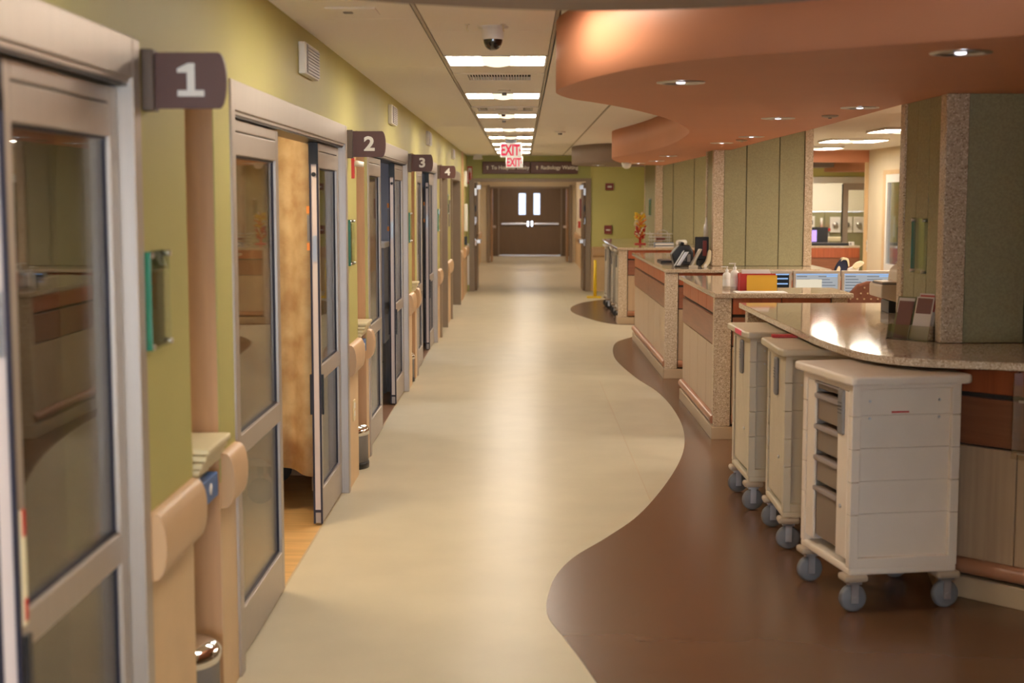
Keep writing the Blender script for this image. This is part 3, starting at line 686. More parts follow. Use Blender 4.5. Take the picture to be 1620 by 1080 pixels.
MB().lathe([(0,0),(.07,0),(.07,-.03),(0,-.03)],(1.45,19.9,2.3)).build('dome_base','white',t); MB().lathe([(.065*math.cos(a),-.03-.06*math.sin(a)) for a in [i*math.pi/16 for i in range(9)]],(1.45,19.9,2.3)).build('dome_cover','white',t)

# ------------------------------------------------------------------ counters
ZT=1.10
def face(t,o,u,L,n,cuts_up,cuts_mid,cuts_lo,pil=None,end=None,zt=1.062):
    """panelled counter face: o start, u direction, n outward normal"""
    o=Vector((*o,0));u=Vector((*u,0)).normalized();n=Vector((*n,0)).normalized()
    T=lambda v:(o+u*v[0]+n*v[1]+Vector((0,0,v[2])))
    def row(cuts,z0,z1,d,name,m):
        for a,b in zip(cuts,cuts[1:]): MB().box(a+.003,b-.003,-.02,d,z0,z1,T).build(name,m,t,bevel=.003)
    row(cuts_up,.94,zt,.006,'upper_panel','cherry')
    row(cuts_mid,.705,.918,.009,'band_panel','walnut')
    row(cuts_lo,.185,.695,.004,'lower_panel','maple')
    a,b=cuts_lo[0],cuts_lo[-1]
    vs=[];fs=[];k=8
    for s in(a,b):
        for i in range(k+1):
            q=math.pi*i/k; vs.append(T((s,-.002+.045*math.sin(q)**.7,.148-.036*math.cos(q))))
    for i in range(k): fs.append((i,k+1+i,k+2+i,i+1))
    MB().add(vs,fs,True).add(vs[:k+1],[tuple(range(k,-1,-1))]).add(vs[k+1:],[tuple(range(k+1))]).build('bumper_rail','bumper',t)
    if pil: MB().box(pil[0],pil[1],-.06,.018,.10,zt,T).build('stone_pilaster','stone',t,bevel=.003)
    if end: MB().box(end[0],end[1],-.06,.018,.10,zt,T).build('stone_pilaster','stone',t,bevel=.003)
def lin(a,b,n): return [a+(b-a)*i/n for i in range(n+1)]
def counter(X,Y0,Y1,XR,lab,ncol,frontL):
    t=thing('counter_unit',lab,'counter',(X+.3,(Y0+Y1)/2,0),'panelled nurse station counters')
    body=[(X+.03,Y0+.03),(XR,Y0+.03),(XR,Y0+.42),(X+.48,Y0+.42),(X+.48,Y1),(X+.03,Y1)]
    MB().prism(body,.10,1.064).build('counter_core','groove',t)
    toe=[(X-.012,Y0-.012),(XR,Y0-.012),(XR,Y0+.40),(X+.46,Y0+.40),(X+.46,Y1),(X-.012,Y1)]
    MB().prism(toe,0,.098).build('toe_base','toe',t,bevel=.006)
    # corridor side (runs +y), normal -x
    L=Y1-Y0
    face(t,(X+.02,Y0),(0,1),L,(-1,0),lin(.02,L,ncol),lin(.02,L,max(1,ncol//3)),lin(.02,L,ncol))
    # front, facing the camera, starts after the stone pilaster
    F=XR-X
    face(t,(X,Y0+.02),(1,0),F,(0,-1),lin(.135,F-.12,2),lin(.135,F-.12,2),lin(.135,F-.12,3),(0.0,.128),(F-.115,F))
    return t
def worktop(pts,lab,z=ZT,th=.036):
    o=MB().prism(pts,z-th,z).build('worktop','top',bevel=.006); return tag(o,lab,'worktop')
# B: second counter
counter(1.432,10.57,12.75,2.42,'second panelled counter with stone pilaster behind the white carts',4,None)
worktop([(1.428,10.545),(2.46,10.545),(2.46,11.25),(1.95,11.25),(1.95,13.0),(1.432,13.0)],'polished speckled worktop carrying the sanitizer bottles and folders')
# C: third
counter(1.428,14.19,18.2,3.05,'third panelled counter under the middle green fabric column',6,None)
worktop([(1.424,14.165),(3.08,14.165),(3.08,15.6),(1.95,15.6),(1.95,18.5),(1.424,18.5)],'polished speckled worktop with the black desk equipment on it')
# D: farthest, open knee space on the corridor side for carts
t=thing('counter_unit','farthest panelled counter with grey carts parked under its edge','counter',(2.0,21.5,0),'panelled nurse station counters')
MB().prism([(1.42,20.50),(3.1,20.50),(3.1,21.2),(2.10,21.2),(2.10,24.9),(2.06,24.9),(2.06,20.75),(1.42,20.75)],.1,1.064).build('counter_core','groove',t)
MB().prism([(1.375,20.42),(3.1,20.42),(3.1,21.2),(2.10,21.2),(2.10,24.9),(2.05,24.9),(2.05,20.78),(1.375,20.78)],0,.098).build('toe_base','toe',t,bevel=.006)
face(t,(1.385,20.47),(1,0),1.7,(0,-1),[.135,.55,1.1,1.7],[.135,.9,1.7],[.135,.55,1.1,1.7],(0,.128))
face(t,(2.055,20.8),(0,1),4.1,(-1,0),lin(.0,4.1,5),lin(.0,4.1,3),lin(.0,4.1,5))
worktop([(1.36,20.42),(3.12,20.42),(3.12,22.0),(2.2,24.95),(1.40,25.05)],'farthest polished worktop holding the red spiral stand and wire tray')
# A: nearest
t=thing('counter_unit','nearest dark panelled counter at the right edge behind the open cart','counter',(2.2,7.4,0),'panelled nurse station counters')
MB().prism([(1.94,6.445),(2.75,5.58),(3.3,5.6),(3.3,7.7),(2.5,7.9),(2.5,9.43),(2.0,9.43),(2.0,6.8)],.1,1.064).build('counter_core','groove',t)
MB().prism([(1.90,6.415),(2.72,5.55),(3.3,5.55),(3.3,7.7),(2.5,7.9),(2.5,9.43),(1.97,9.43),(1.97,6.8)],0,.098).build('toe_base','toe',t,bevel=.006)
face(t,(1.985,6.36),(.69,-.724),1.05,(-.724,-.69),[-.09,.27,.66,1.05],[-.09,.27,.66,1.05],[-.09,.27,.66,1.05])
face(t,(1.985,6.85),(0,1),2.57,(-1,0),lin(.02,2.57,4),lin(.02,2.57,3),lin(.02,2.57,4))
MB().box(1.50,2.5,9.44,9.54,0,1.064).build('stone_pilaster','stone',t,bevel=.003)
edge=[(1.465,9.60),(1.468,8.9),(1.47,8.16),(1.475,7.5),(1.487,7.02),(1.53,6.60),(1.62,6.335),(1.74,6.225),(1.86,6.16),(2.144,6.05),(2.5,5.9),(3.3,5.45)]
worktop(spline(edge,5)+[(3.5,5.45),(3.5,7.9),(2.55,8.0),(2.55,9.60)],'nearest curved polished worktop reflecting the ceiling lights')
# acrylic pocket and bracket hung under the near worktop
t=thing('acrylic_pocket','clear acrylic pocket hanging on the dark panels at the right edge','holder',(2.12,6.17,.9))
u=Vector((.69,-.724,0)); n=Vector((-.724,-.69,0)); o0=Vector((1.985,6.36,0))
T=lambda v:(o0+u*v[0]+n*v[1]+Vector((0,0,v[2])))
MB().box(.285,.291,.018,.09,.70,1.05,T).box(.285,.55,.086,.09,.68,1.0,T).build('pocket_wall','clear',t)
MB().box(.31,.55,.08,.086,.926,.936,T).box(.31,.55,.08,.086,.70,.707,T).build('pocket_rail','steel',t)

# ------------------------------------------------------------------ fabric columns
def column(n_,X,XR,Y,YB,z0,z1,seams,sideseams,right=True):
    t=structE('wall_column_%d'%n_ if False else 'wall_column',(X,Y,z0))
    MB().box(X+.02,XR-.02,Y+.02,YB-.005,z0,z1).build('column_core','groove',t)
    MB().box(X-.005,X+.105,Y-.02,Y+.075,z0,z1).build('stone_post','stone',t,bevel=.004)
    if right: MB().box(XR-.085,XR,Y-.02,YB,z0,z1).build('stone_post','stone',t,bevel=.004)
    MB().box(X-.005,X+.1,YB-.09,YB,z0,z1).build('stone_post','stone',t,bevel=.004)
    c=[X+.105]+seams+[XR-(.085 if right else 0)]
    for a,b in zip(c,c[1:]): MB().box(a+.004,b-.004,Y-.004,Y+.03,z0,z1).build('fabric_panel','fabric',t,bevel=.003)
    c=[Y+.075]+sideseams+[YB-.09]
    for a,b in zip(c,c[1:]): MB().box(X+.006,X+.03,a+.004,b-.004,z0,z1).build('fabric_panel','fabric',t,bevel=.003)
    return t
column(1,2.035,3.35,6.91,7.72,ZT+.002,2.30,[2.44,2.86],[7.2,7.42],False)
column(2,1.985,3.01,14.85,15.45,ZT+.002,CZ,[2.325,2.665],[],True)
column(3,2.045,3.12,21.9,23.9,ZT+.002,CZ,[2.31,2.63],[22.5,23.2],False)

# ------------------------------------------------------------------ carts
CW,CD=.50,.575     # local x: depth from the drawer front, local y: width of the drawer front (0 = near end)
def make_cart(lab,body='cart',closed=False,red=False):
    t=thing('supply_cart',lab,'cart',(0,0,0),'wheeled supply carts')
    zb,ztop=.20,1.005
    gz=[zb,.436,.58,.724,.868,ztop]
    for x in(0,CW-.04):
        for y in(0,CD-.04):
            mb=MB()
            for a,b in zip(gz,gz[1:]): mb.box(x,x+.04,y,y+.04,a+.0008,b-.0008)
            mb.build('corner_post',body,t,bevel=.003)
    MB().box(.0,CW,0,CD,.17,.205).build('base_frame',body,t,bevel=.01)
    for a in((.036,CW-.036,0,.035,.2,.245),(.036,CW-.036,CD-.035,CD,.2,.245),(.036,CW-.036,0,.03,.985,1.005),(.036,CW-.036,CD-.03,CD,.985,1.005),(0,.035,.03,CD-.03,.975,1.005)):
        MB().box(*a).build('cross_rail',body,t,bevel=.004)
    for y0,y1,nm in((.026,.034,'side_panel'),(CD-.034,CD-.026,'side_panel')):
        mb=MB()
        for a,b in zip(gz,gz[1:]): mb.box(.036,CW-.036,y0,y1,a+.0007,b-.0007)
        sp=mb.build(nm,body,t)
        if y0<.1:
            m2=MB()
            for x in(.09,CW-.09):
                for z in(.855,.93): m2.cyl((x,y0-.004,z),(x,y0,z),.006,n=8)
            m2.build('screw','steel',sp)
    MB().box(CW-.02,CW-.012,.036,CD-.036,.2,1.0).build('back_panel',body,t)
    MB().prism([(-.035,.01),(-.02,-.035),(0,-.04),(CW+.02,-.04),(CW+.035,-.02),(CW+.035,CD+.04),(-.02,CD+.04),(-.035,CD+.02)],1.005,1.045).build('cart_lid',body,t,bevel=.012,segs=3)
    if closed:
        for q in range(8): MB().box(.004,.016,.045+q*.0555,.098+q*.0555,.235,.975).build('tambour_slat',body,t,bevel=.003)
    else:
        MB().box(-.003,.010,.036,.150,.235,.975).build('half_door',body,t,bevel=.004)
        MB().box(.006,.02,CD-.135,CD-.045,.235,.975).build('slide_track',body,t,bevel=.004)
        MB().box(.30,.32,.165,CD-.14,.24,.97).build('cart_liner','drawer',t)
        zz=[.245,.50,.643,.786,.93,.972]
        for a,b in zip(zz,zz[1:]):
            d=MB().box(.018,.3,.155,CD-.138,a+.006,b-.016 if b<.97 else b).build('drawer','drawer',t,bevel=.006)
            MB().box(-.002,.02,.155,CD-.138,b-.036 if b<.97 else b-.01,b-.014 if b<.97 else b).build('drawer_lip','lip',d,bevel=.006)
    hy=.078 if not closed else .22
    h=MB().box(-.016,.004,hy-.005,hy+.055,.775,.975).build('door_handle','grey',t,bevel=.01)
    MB().box(-.0185,-.0155,hy+.005,hy+.045,.90,.903).box(-.0185,-.0155,hy+.005,hy+.045,.915,.918).box(-.0185,-.0155,hy+.005,hy+.045,.885,.888).box(-.0185,-.0155,hy+.005,hy+.045,.87,.873).build('grip_ribs','black',h)
    MB().lathe([(0,0),(.009,0),(.009,-.006),(0,-.006)],(-.003,.10,.46) if not closed else (.004,.17,.46),12,'x').build('key_lock','steel',t)
    for x in(.035,CW-.035):
        for y in(.035,CD-.035):
            p=MB().box(x-.055,x+.055,y-.045,y+.045,.14,.172).build('caster_block','pad',t,bevel=.012)
            MB().box(x-.016,x+.016,y-.030,y-.024,.045,.14).box(x-.016,x+.016,y+.024,y+.030,.045,.14).box(x-.03,x+.03,y-.03,y+.03,.128,.14).cyl((x,y-.034,.0635),(x,y+.034,.0635),.011,n=10).build('caster_fork','fork',p)
            MB().lathe([(0,-.019),(.025,-.019),(.03,-.016),(.05,-.017),(.059,-.013),(.0625,0),(.059,.013),(.05,.017),(.03,.016),(.025,.019),(0,.019)],(x,y,.0635),24,'y').build('caster_wheel','rubber',p)
    return t
c1=make_cart('nearest cream supply cart with half-open front showing taupe drawers')
sp=MB().box(.19,.27,.0245,.026,.877,.884).build('red_mark','red',c1)
c2=make_cart('middle closed cream cart with red strip under the counter edge','cart2',True)
c3=copy_tree(c2); c3['label']='farthest of the three near carts, with pink tape on its lid edge'
def place(c,x,y,rz): c.location=(x,y,0); c.rotation_euler=(0,0,rz)
place(c1,1.418,6.05,math.radians(10)); place(c2,1.335,7.17,math.radians(-1)); place(c3,1.305,8.10,math.radians(1))
MB().box(.02,.16,CD-.02,CD+.03,1.045,1.062).build('red_strip','red',c2,bevel=.003)
MB().box(-.038,-.033,.10,.30,1.012,1.04).build('pink_tape',mat('pink_tape',(.80,.06,.14),.4),c3)
def recolor(o,old,new):
    for ch in [o]+list(o.children_recursive):
        if ch.type=='MESH' and ch.data.materials and ch.data.materials[0].name==M[old].name:
            ch.data=ch.data.copy(); ch.data.materials[0]=M[new]
for i,(x,y,l) in enumerate(((1.41,21.05,'nearest grey-white cart parked under the farthest counter'),(1.41,22.15,'second grey-white cart parked under the farthest counter'),(1.39,23.3,'last grey-white cart parked under the farthest counter'))):
    c=copy_tree(c2 if i else c2); place(c,x,y,random.uniform(-.03,.03)); c['label']=l; recolor(c,'cart2','cartgrey')
    for ch in list(c.children):
        if ch.name.startswith('red_strip'): bpy.data.objects.remove(ch)
        elif ch.name.startswith('caster_block'):
            for g in ch.children:
                if g.name.startswith('caster_wheel'): g.data=g.data.copy(); g.data.materials[0]=M['blackrubber']
# yellow post
t=thing('yellow_post','yellow plastic floor sign post standing before the tan wainscot','post',(1.33,25.9,0))
MB().cyl((1.33,25.9,.03),(1.33,25.9,.69),.034,.026).build('post','yellow',t); MB().box(1.18,1.44,25.78,26.02,0,.03).build('post_base','yellow',t,bevel=.008)

# ------------------------------------------------------------------ things on counters
# sanitizer bottles (B)
def bottle(x,y,h,r,lab):
    t=thing('pump_bottle',lab,'bottle',(x,y,ZT))
    MB().lathe([(0,0),(r,0),(r,h*.62),(r*.75,h*.70),(r*.35,h*.74),(r*.35,h*.78)],(x,y,ZT),18).build('bottle_body','white',t)
    MB().lathe([(r*1.02,h*.12),(r*1.03,h*.13),(r*1.03,h*.42),(r*1.02,h*.43)],(x,y,ZT),18).build('bottle_label','grey' if h<.17 else 'paper',t)
    MB().lathe([(r*.42,h*.77),(r*.42,h*.85),(r*.16,h*.87),(r*.16,h*.96),(r*.3,h*.97),(r*.3,h),(0,h)],(x,y,ZT),12).box(x-.045,x,y-.006,y+.006,ZT+h*.965,ZT+h).build('pump_head','white',t)
bottle(1.597,11.10,.175,.032,'short clear sanitizer pump bottle with grey label, left of the pair')
bottle(1.643,11.0,.205,.033,'tall white pump bottle, right of the pair on the worktop')
t=thing('file_holder','red plastic file holder with white papers on the second worktop','holder',(1.88,10.95,ZT))
MB().box(1.665,1.935,10.86,10.87,ZT,ZT+.13).box(1.665,1.675,10.87,11.0,ZT,ZT+.13).box(1.925,1.935,10.87,11.0,ZT,ZT+.10).box(1.675,1.925,10.99,11.0,ZT,ZT+.13).build('file_body','red',t)
t=thing('paper_stack','loose white papers standing in the red file holder','papers',(1.85,10.93,ZT))
for i in range(4): MB().box(1.68+.015*i,1.89+.010*i,10.885+.022*i,10.889+.022*i,ZT+.004,ZT+.16-.012*i).build('sheet','paper',t)
t=thing('manila_folder','yellow folder leaning against the front of the red file holder','folder',(1.92,10.82,ZT))
MB().box(1.71,1.94,10.825,10.831,ZT,ZT+.112).box(1.715,1.94,10.835,10.841,ZT,ZT+.120).build('folder_leaf','folder',t)
o=MB().box(1.60,1.98,10.60,10.78,ZT,ZT+.004).build('loose_sheet','paper'); tag(o,'flat white sheet lying in front of the yellow folder','paper')
t=thing('desk_phone','black phone base behind the pump bottles','phone',(1.6,11.4,ZT))
MB().box(1.59,1.72,11.22,11.24+.0,ZT,ZT+.085).box(1.59,1.72,11.24,11.25,ZT,ZT+.05).build('phone_base','black',t,bevel=.006); MB().box(1.60,1.64,11.215,11.25,ZT+.085,ZT+.11).build('handset','black',t,bevel=.012)
# desk with monitors behind the second counter
t=thing('work_desk','low maple desk carrying the three monitors','desk',(3.0,12.9,0))
MB().box(1.98,4.2,12.25,13.1,.72,.76).build('desk_top','maple',t,bevel=.004); 
lw=thing('ledge_wall','half-height cherry wall with speckled ledge behind the monitors','partition',(3.1,13.25,0))
MB().box(1.98,4.2,13.12,13.35,.0,1.05).build('wall_core','cherry',lw); MB().box(1.96,4.25,13.11,13.4,1.05,1.085).build('wall_ledge','top',lw,bevel=.004)
for x in(2.0,3.0,4.15): MB().box(x,x+.04,12.3,13.1,0,.72).build('desk_side','maple',t)
for i,(xa,xb,l) in enumerate(((1.985,2.385,'leftmost monitor with dark menu screen, half hidden by the folders'),(2.40,2.815,'middle monitor with pale list screen'),(2.83,3.28,'right monitor with list screen behind the rust chair'))):
    y=12.6; z0,z1=.83,1.165
    m=thing('monitor',l,'monitor',((xa+xb)/2,y,.76),'monitors on the low desk')
    MB().box(xa,xb,y,y+.04,z0,z1).build('monitor_case','monitor',m,bevel=.006)
    ring(MB(),xa,xb,0,1,0,1,.02) 
    bz=MB().box(xa,xb,y-.012,y,z0,z0+.03).box(xa,xb,y-.012,y,z1-.026,z1).box(xa,xa+.022,y-.012,y,z0+.03,z1-.026).box(xb-.022,xb,y-.012,y,z0+.03,z1-.026).build('bezel','monitor',m,bevel=.003)
    a,b=xa+.022,xb-.022; s0,s1=z0+.03,z1-.026
    sc=MB().box(a,b,y-.004,y,s0,s1).build('screen','screendark' if i==0 else 'screen',m)
    MB().box(a,b,y-.006,y-.004,s1-.012,s1).build('menu_bar','screenblue',sc)
    if i==0:
        for q in range(5): MB().box(b-.13,b-.01,y-.006,y-.004,s1-.05-q*.045,s1-.038-q*.045).build('menu_row','screenblue',sc)
        MB().box(a+.005,b-.15,y-.006,y-.004,s0+.02,s1-.03).build('window_area','screenbar',sc)
    else:
        for q in range(9): 
            z=s1-.028-q*.026
            MB().box(a+.01,a+.10+.05*((q*7)%3)/2,y-.006,y-.004,z,z+.007).build('list_row','screenbar',sc)
            MB().box(a+.20,b-.02-.05*((q*5)%3)/2,y-.006,y-.004,z,z+.006).build('list_row','screenbar',sc)
        MB().box(b-.10,b-.005,y-.0065,y-.0045,s1-.028,s1-.016).build('list_header','screenblue',sc)
        if i==1: MB().box(a+.005,b-.14,y-.0065,y-.0045,s0+.01,s1-.05).build('open_window',emit('pale_window',(.80,.70,.52),.9),sc)
    MB().box((xa+xb)/2-.02,(xa+xb)/2+.02,y+.04,y+.07,.78,.98).build('monitor_neck','monitor',m); MB().box((xa+xb)/2-.10,(xa+xb)/2+.10,y-.04,y+.14,.76,.78).build('monitor_foot','monitor',m,bevel=.006)
# chair
t=thing('office_chair','rust dotted upholstered chair back facing away before the right monitor','chair',(2.95,11.55,0))
prof=[(-.25,.58),(-.262,.80),(-.255,.92),(-.225,1.03),(-.16,1.105),(-.08,1.13),(.08,1.13),(.16,1.105),(.225,1.03),(.255,.92),(.262,.80),(.25,.58)]
bo=MB().prism([(x,z) for x,z in prof],0,.07,True,T=lambda v:(2.89+v[0],11.55+v[2]+.25*v[0]**2,v[1])).build('backrest','rust',t,bevel=.015)
mb=MB()
for r in range(11):
    for c in range(9):
        x=-.22+c*.055+(.027 if r%2 else 0); z=.62+r*.046
        if abs(x)<.235 and (z<1.0 or abs(x)<.21-(z-1.0)*1.1): mb.box(2.89+x-.006,2.89+x+.006,11.545+.25*x*x,11.552+.25*x*x,z-.006,z+.006)
mb.build('woven_dots','dots',bo,kind='stuff')
MB().box(2.70,3.2,11.65,12.12,.43,.52).build('seat','rust',t,bevel=.03); MB().box(2.92,2.98,11.62,11.66,.45,.75).build('back_support','black',t)
MB().cyl((2.95,11.88,.08),(2.95,11.88,.43),.03).build('pedestal','black',t)
for q in range(5):
    a=q*2*math.pi/5; lg=MB().tube([(2.95,11.88,.1),(2.95+.27*math.cos(a),11.88+.27*math.sin(a),.075)],.02).build('chair_leg','black',t)
    MB().lathe([(0,-.015),(.03,-.015),(.03,.015),(0,.015)],(2.95+.27*math.cos(a),11.88+.27*math.sin(a),.03),12,'y').build('caster_wheel','blackrubber',lg)
# navy and cream brace on ledge
t=thing('padded_brace','navy and cream padded brace lying on the ledge behind the monitors','brace',(2.98,13.25,1.085))
def slab(pts,y0,y1,m,nm,cx,cz):
    return MB().prism(pts,y0,y1,True,T=lambda v:(cx+v[0],v[2],cz+v[1])).build(nm,m,t,bevel=.008)
slab(spline([(-.075,0),(-.07,.06),(-.04,.125),(.0,.16),(.045,.15),(.05,.09),(.03,.03),(.03,0)],4),13.2,13.25,'navy','navy_pad',2.97,1.085)
slab(spline([(-.02,.13),(.0,.165),(.05,.155),(.06,.09),(.05,.09),(.035,.14),(.0,.145)],3),13.19,13.26,'creamfab','pad_edge',2.97,1.09)
slab(spline([(-.055,.03),(-.055,.065),(-.035,.095),(-.02,.07),(-.03,.035)],4),13.19,13.2,'creamfab','pad_patch',2.97,1.085)
slab([(.04,0),(.05,.07),(.12,.10),(.16,.085),(.14,0)],13.21,13.23,'paper','brace_tag',2.97,1.085)
slab(spline([(.09,.08),(.12,.12),(.17,.14),(.20,.12),(.17,.09),(.12,.06)],4),13.2,13.24,'creamfab','brace_strap',2.97,1.085)
slab(spline([(.0,0),(.01,.03),(.05,.045),(.09,.03),(.10,0)],4),13.18,13.2,'yellow','yellow_strap',2.97,1.085)
# label printer on A
t=thing('label_printer','beige label printer on a black stand at the back of the near worktop','printer',(2.33,8.75,ZT))
MB().box(2.25,2.48,8.72,8.92,ZT,ZT+.075).build('printer_stand','black',t,bevel=.006)
MB().prism([(0,.0),(0,.075),(.02,.085),(.34,.085),(.34,-.035),(.10,-.03)],0,.30,T=lambda v:(2.185+v[0],8.66+v[2],ZT+.10+v[1])).build('printer_body','pwhite',t,bevel=.008)
MB().prism([(.11,.085),(.12,.16),(.17,.205),(.20,.205),(.34,.22),(.34,.085)],0,.28,T=lambda v:(2.185+v[0],8.67+v[2],ZT+.10+v[1])).build('printer_hood','pwhite',t,bevel=.012)
MB().box(2.19,2.30,8.655,8.9,ZT+.178,ZT+.188).build('paper_slot','grey',t); MB().box(2.192,2.31,8.67,8.88,ZT+.188,ZT+.196).build('feed_tray','pwhite',t,bevel=.003)
MB().prism([(.15,.20),(.19,.225),(.24,.17),(.215,.15)],0,.26,T=lambda v:(2.185+v[0],8.68+v[2],ZT+.10+v[1])).build('hood_latch','lip',t)
# brochure holder on A: clear stand with two leaning piles
t=thing('brochure_rack','clear plastic two-pocket brochure rack on the near worktop','rack',(1.95,7.05,ZT))
def bq(x,y): return x,y
ra=Vector((1.865,7.16,0)); ru=Vector((.66,-.75,0)).normalized(); rn=Vector((ru.y,-ru.x,0))  # along, outward (towards camera-left)
if rn.x>0: rn=-rn
RT=lambda v:(ra+ru*v[0]+rn*(v[1]-.28*v[2])+Vector((0,0,ZT+v[2])))
MB().box(0,.24,-.006,0,.0,.10,RT).box(0,.24,.05,.054,.0,.075,RT).box(0,.004,0,.05,0,.075,RT).box(.118,.122,0,.05,0,.075,RT).box(.236,.24,0,.05,0,.075,RT).box(0,.24,0,.054,0,.004,RT).build('rack_shell','clear',t)
cm=[mat('brochure_green',(.16,.15,.06),.4),mat('brochure_maroon',(.16,.06,.045),.4),mat('brochure_red',(.42,.07,.05),.4),mat('brochure_cream',(.58,.50,.42),.4)]
def broch(a,b,d,h,ms,l):
    q=thing('brochure',l,'brochure',RT((a,d,.006)),'brochures in the clear rack')
    MB().box(a,b,d,d+.004,.006,h,RT).build('brochure_sheet',ms[0],q)
    MB().box(a+.006,b-.006,d+.004,d+.005,h*.62,h*.97,RT).build('cover_picture',ms[1],q)
broch(.008,.112,.012,.21,(cm[0],cm[3]),'green brochure in the left pocket of the clear rack'); broch(.03,.114,.03,.19,(cm[1],cm[1]),'maroon brochure in front of the green one')
broch(.126,.232,.010,.23,(cm[3],cm[2]),'cream brochure with red picture in the right pocket of the rack'); broch(.128,.225,.03,.215,(cm[3],cm[1]),'cream brochure in front of the red-picture one')
# black equipment on C
def lean(px,pz,a):
    c,q=math.cos(a),math.sin(a)
    return lambda v:(px+(v[0])*c+(v[2])*q,v[1],pz-(v[0])*q*0+(v[2])*c)
t=thing('card_terminal','tilted black terminal with silver front on the third worktop','terminal',(1.68,14.62,ZT))
MB().box(0,.075,14.6,14.72,.002,.20,lean(1.56,ZT,.55)).build('terminal_body','black',t,bevel=.008)
MB().box(.012,.06,14.585,14.60,.02,.185,lean(1.56,ZT,.55)).build('silver_front','steel',t,bevel=.005)
t=thing('desk_phone','black multi-line phone with raised screen behind the silver-fronted terminal','phone',(1.72,15.0,ZT))
MB().prism([(0,0),(.20,0),(.20,.14),(.16,.215),(.05,.215),(-.03,.12)],0,.2,T=lambda v:(1.60+v[0],14.95+v[2],ZT+v[1])).build('phone_base','black',t,bevel=.012)
MB().box(1.67,1.715,14.93,14.95,ZT+.05,ZT+.14).box(1.73,1.765,14.93,14.95,ZT+.04,ZT+.12).build('key_block','grey',t,bevel=.004)
MB().box(1.66,1.70,14.94,15.16,ZT+.215,ZT+.245).build('handset','black',t,bevel=.01)
t=thing('screen_stand','black flat screen on a stand close beside the middle column','monitor',(1.9,15.0,ZT))
MB().box(1.82,1.965,15.0,15.05,ZT+.06,ZT+.30).build('screen_case','black',t,bevel=.008); MB().box(1.84,1.95,14.96,15.1,ZT,ZT+.06).build('stand_foot','black',t,bevel=.006)
MB().box(1.90,1.94,14.985,14.998,ZT+.10,ZT+.26).build('red_label','dkred',t)
t=thing('paper_holder','grey slanted paper holder right of the silver-fronted terminal','holder',(1.78,14.62,ZT))
MB().box(0,.03,14.6,14.72,.002,.21,lean(1.72,ZT,.5)).build('holder_plate','cartgrey',t,bevel=.004); MB().box(1.71,1.80,14.58,14.60,ZT,ZT+.02).build('holder_lip','cartgrey',t)
t=thing('cream_folder','curved cream folder leaning in front of the black screen','folder',(1.9,14.7,ZT))
MB().prism(spline([(0,0),(.05,.06),(.075,.16),(.095,.16),(.09,.06),(.05,-.0)],4),0,.10,True,T=lambda v:(1.85+v[0],14.66+v[2],ZT+v[1])).build('folder_sheet','creamfab',t); MB().box(1.87,1.90,14.64,14.66,ZT,ZT+.03).build('folder_clip','white',t)
t=thing('squeeze_bottle','white squeeze bottle on top of the black screen beside the column','bottle',(1.93,15.03,ZT+.3))
MB().lathe([(0,0),(.024,0),(.026,.10),(.020,.13),(.012,.14)],(1.935,15.025,ZT+.301),16).build('bottle_body','white',t); MB().lathe([(.013,.135),(.013,.15),(.006,.20),(0,.205)],(1.935,15.025,ZT+.301),12).build('bottle_nozzle','white',t)
t=thing('keyboard','black keyboard lying at the left of the tilted terminal','keyboard',(1.62,16.0,ZT))
MB().box(1.52,1.68,15.6,16.05,ZT,ZT+.02).build('keyboard_case','black',t,bevel=.004); MB().box(1.54,1.66,15.63,16.02,ZT+.02,ZT+.028).build('key_block','grey',t,bevel=.003)
# red spiral stand on D
t=thing('pen_tree','red stand bristling with yellow and orange stalks on the farthest worktop','stand',(1.82,22.0,ZT))
MB().box(1.735,1.905,21.93,22.07,ZT,ZT+.018).build('stand_base','red',t,bevel=.006); MB().cyl((1.82,22,ZT),(1.82,22,ZT+.46),.02,.012).build('stand_pole','red',t)
for i in range(80):
    z=ZT+.07+.37*i/79; a=i*2.4; L=.04+.04*random.random()+.015*(i/79)
    d=Vector((math.cos(a),math.sin(a),.55)).normalized(); p=Vector((1.82,22,z))
    mt=random.choice(['yellow','yellow','creamfab','orange','yellow'] if i>34 else ['orange','creamfab','red','creamfab','red'])
    MB().cyl(p,p+d*L,.006,.009,n=6).build('stalk',mt,t)
    MB().cyl(p+d*L,p+d*(L+.03),.016,.010,n=6).build('stalk_tip',mt,t)
# wire letter tray on D
t=thing('wire_tray','tiered wire letter tray beside the red stand','tray',(2.0,21.6,ZT))
mb=MB()
for z,(xa,xb) in((.02,(1.93,2.28)),(.075,(1.93,2.25)),(.12,(1.93,2.25)),(.17,(1.88,2.27))):
    mb.tube([(xa,21.5,ZT+z),(xb,21.5,ZT+z),(xb,21.78,ZT+z),(xa,21.78,ZT+z),(xa,21.5,ZT+z)],.005,6)
    for q in range(8): x=xa+(xb-xa)*q/7; mb.cyl((x,21.5,ZT+z),(x,21.78,ZT+z),.003,n=5)
for x in(1.95,2.22): mb.cyl((x,21.78,ZT),(x,21.78,ZT+.2),.005,n=6).cyl((x,21.5,ZT),(x,21.5,ZT+.17),.005,n=6)
mb.tube([(2.03,21.5,ZT+.17),(2.06,21.5,ZT+.215),(2.12,21.5,ZT+.23),(2.17,21.5,ZT+.215),(2.20,21.5,ZT+.17)],.005,6)
mb.build('wire_frame','wire',t)
t=thing('blue_binder','blue-grey binder lying under the wire tray','binder',(2.1,21.45,ZT)); MB().box(1.98,2.27,21.30,21.48,ZT,ZT+.045).build('binder_cover','ltblue',t,bevel=.004); MB().box(1.99,2.265,21.295,21.30,ZT+.01,ZT+.035).build('binder_pages','paper',t)
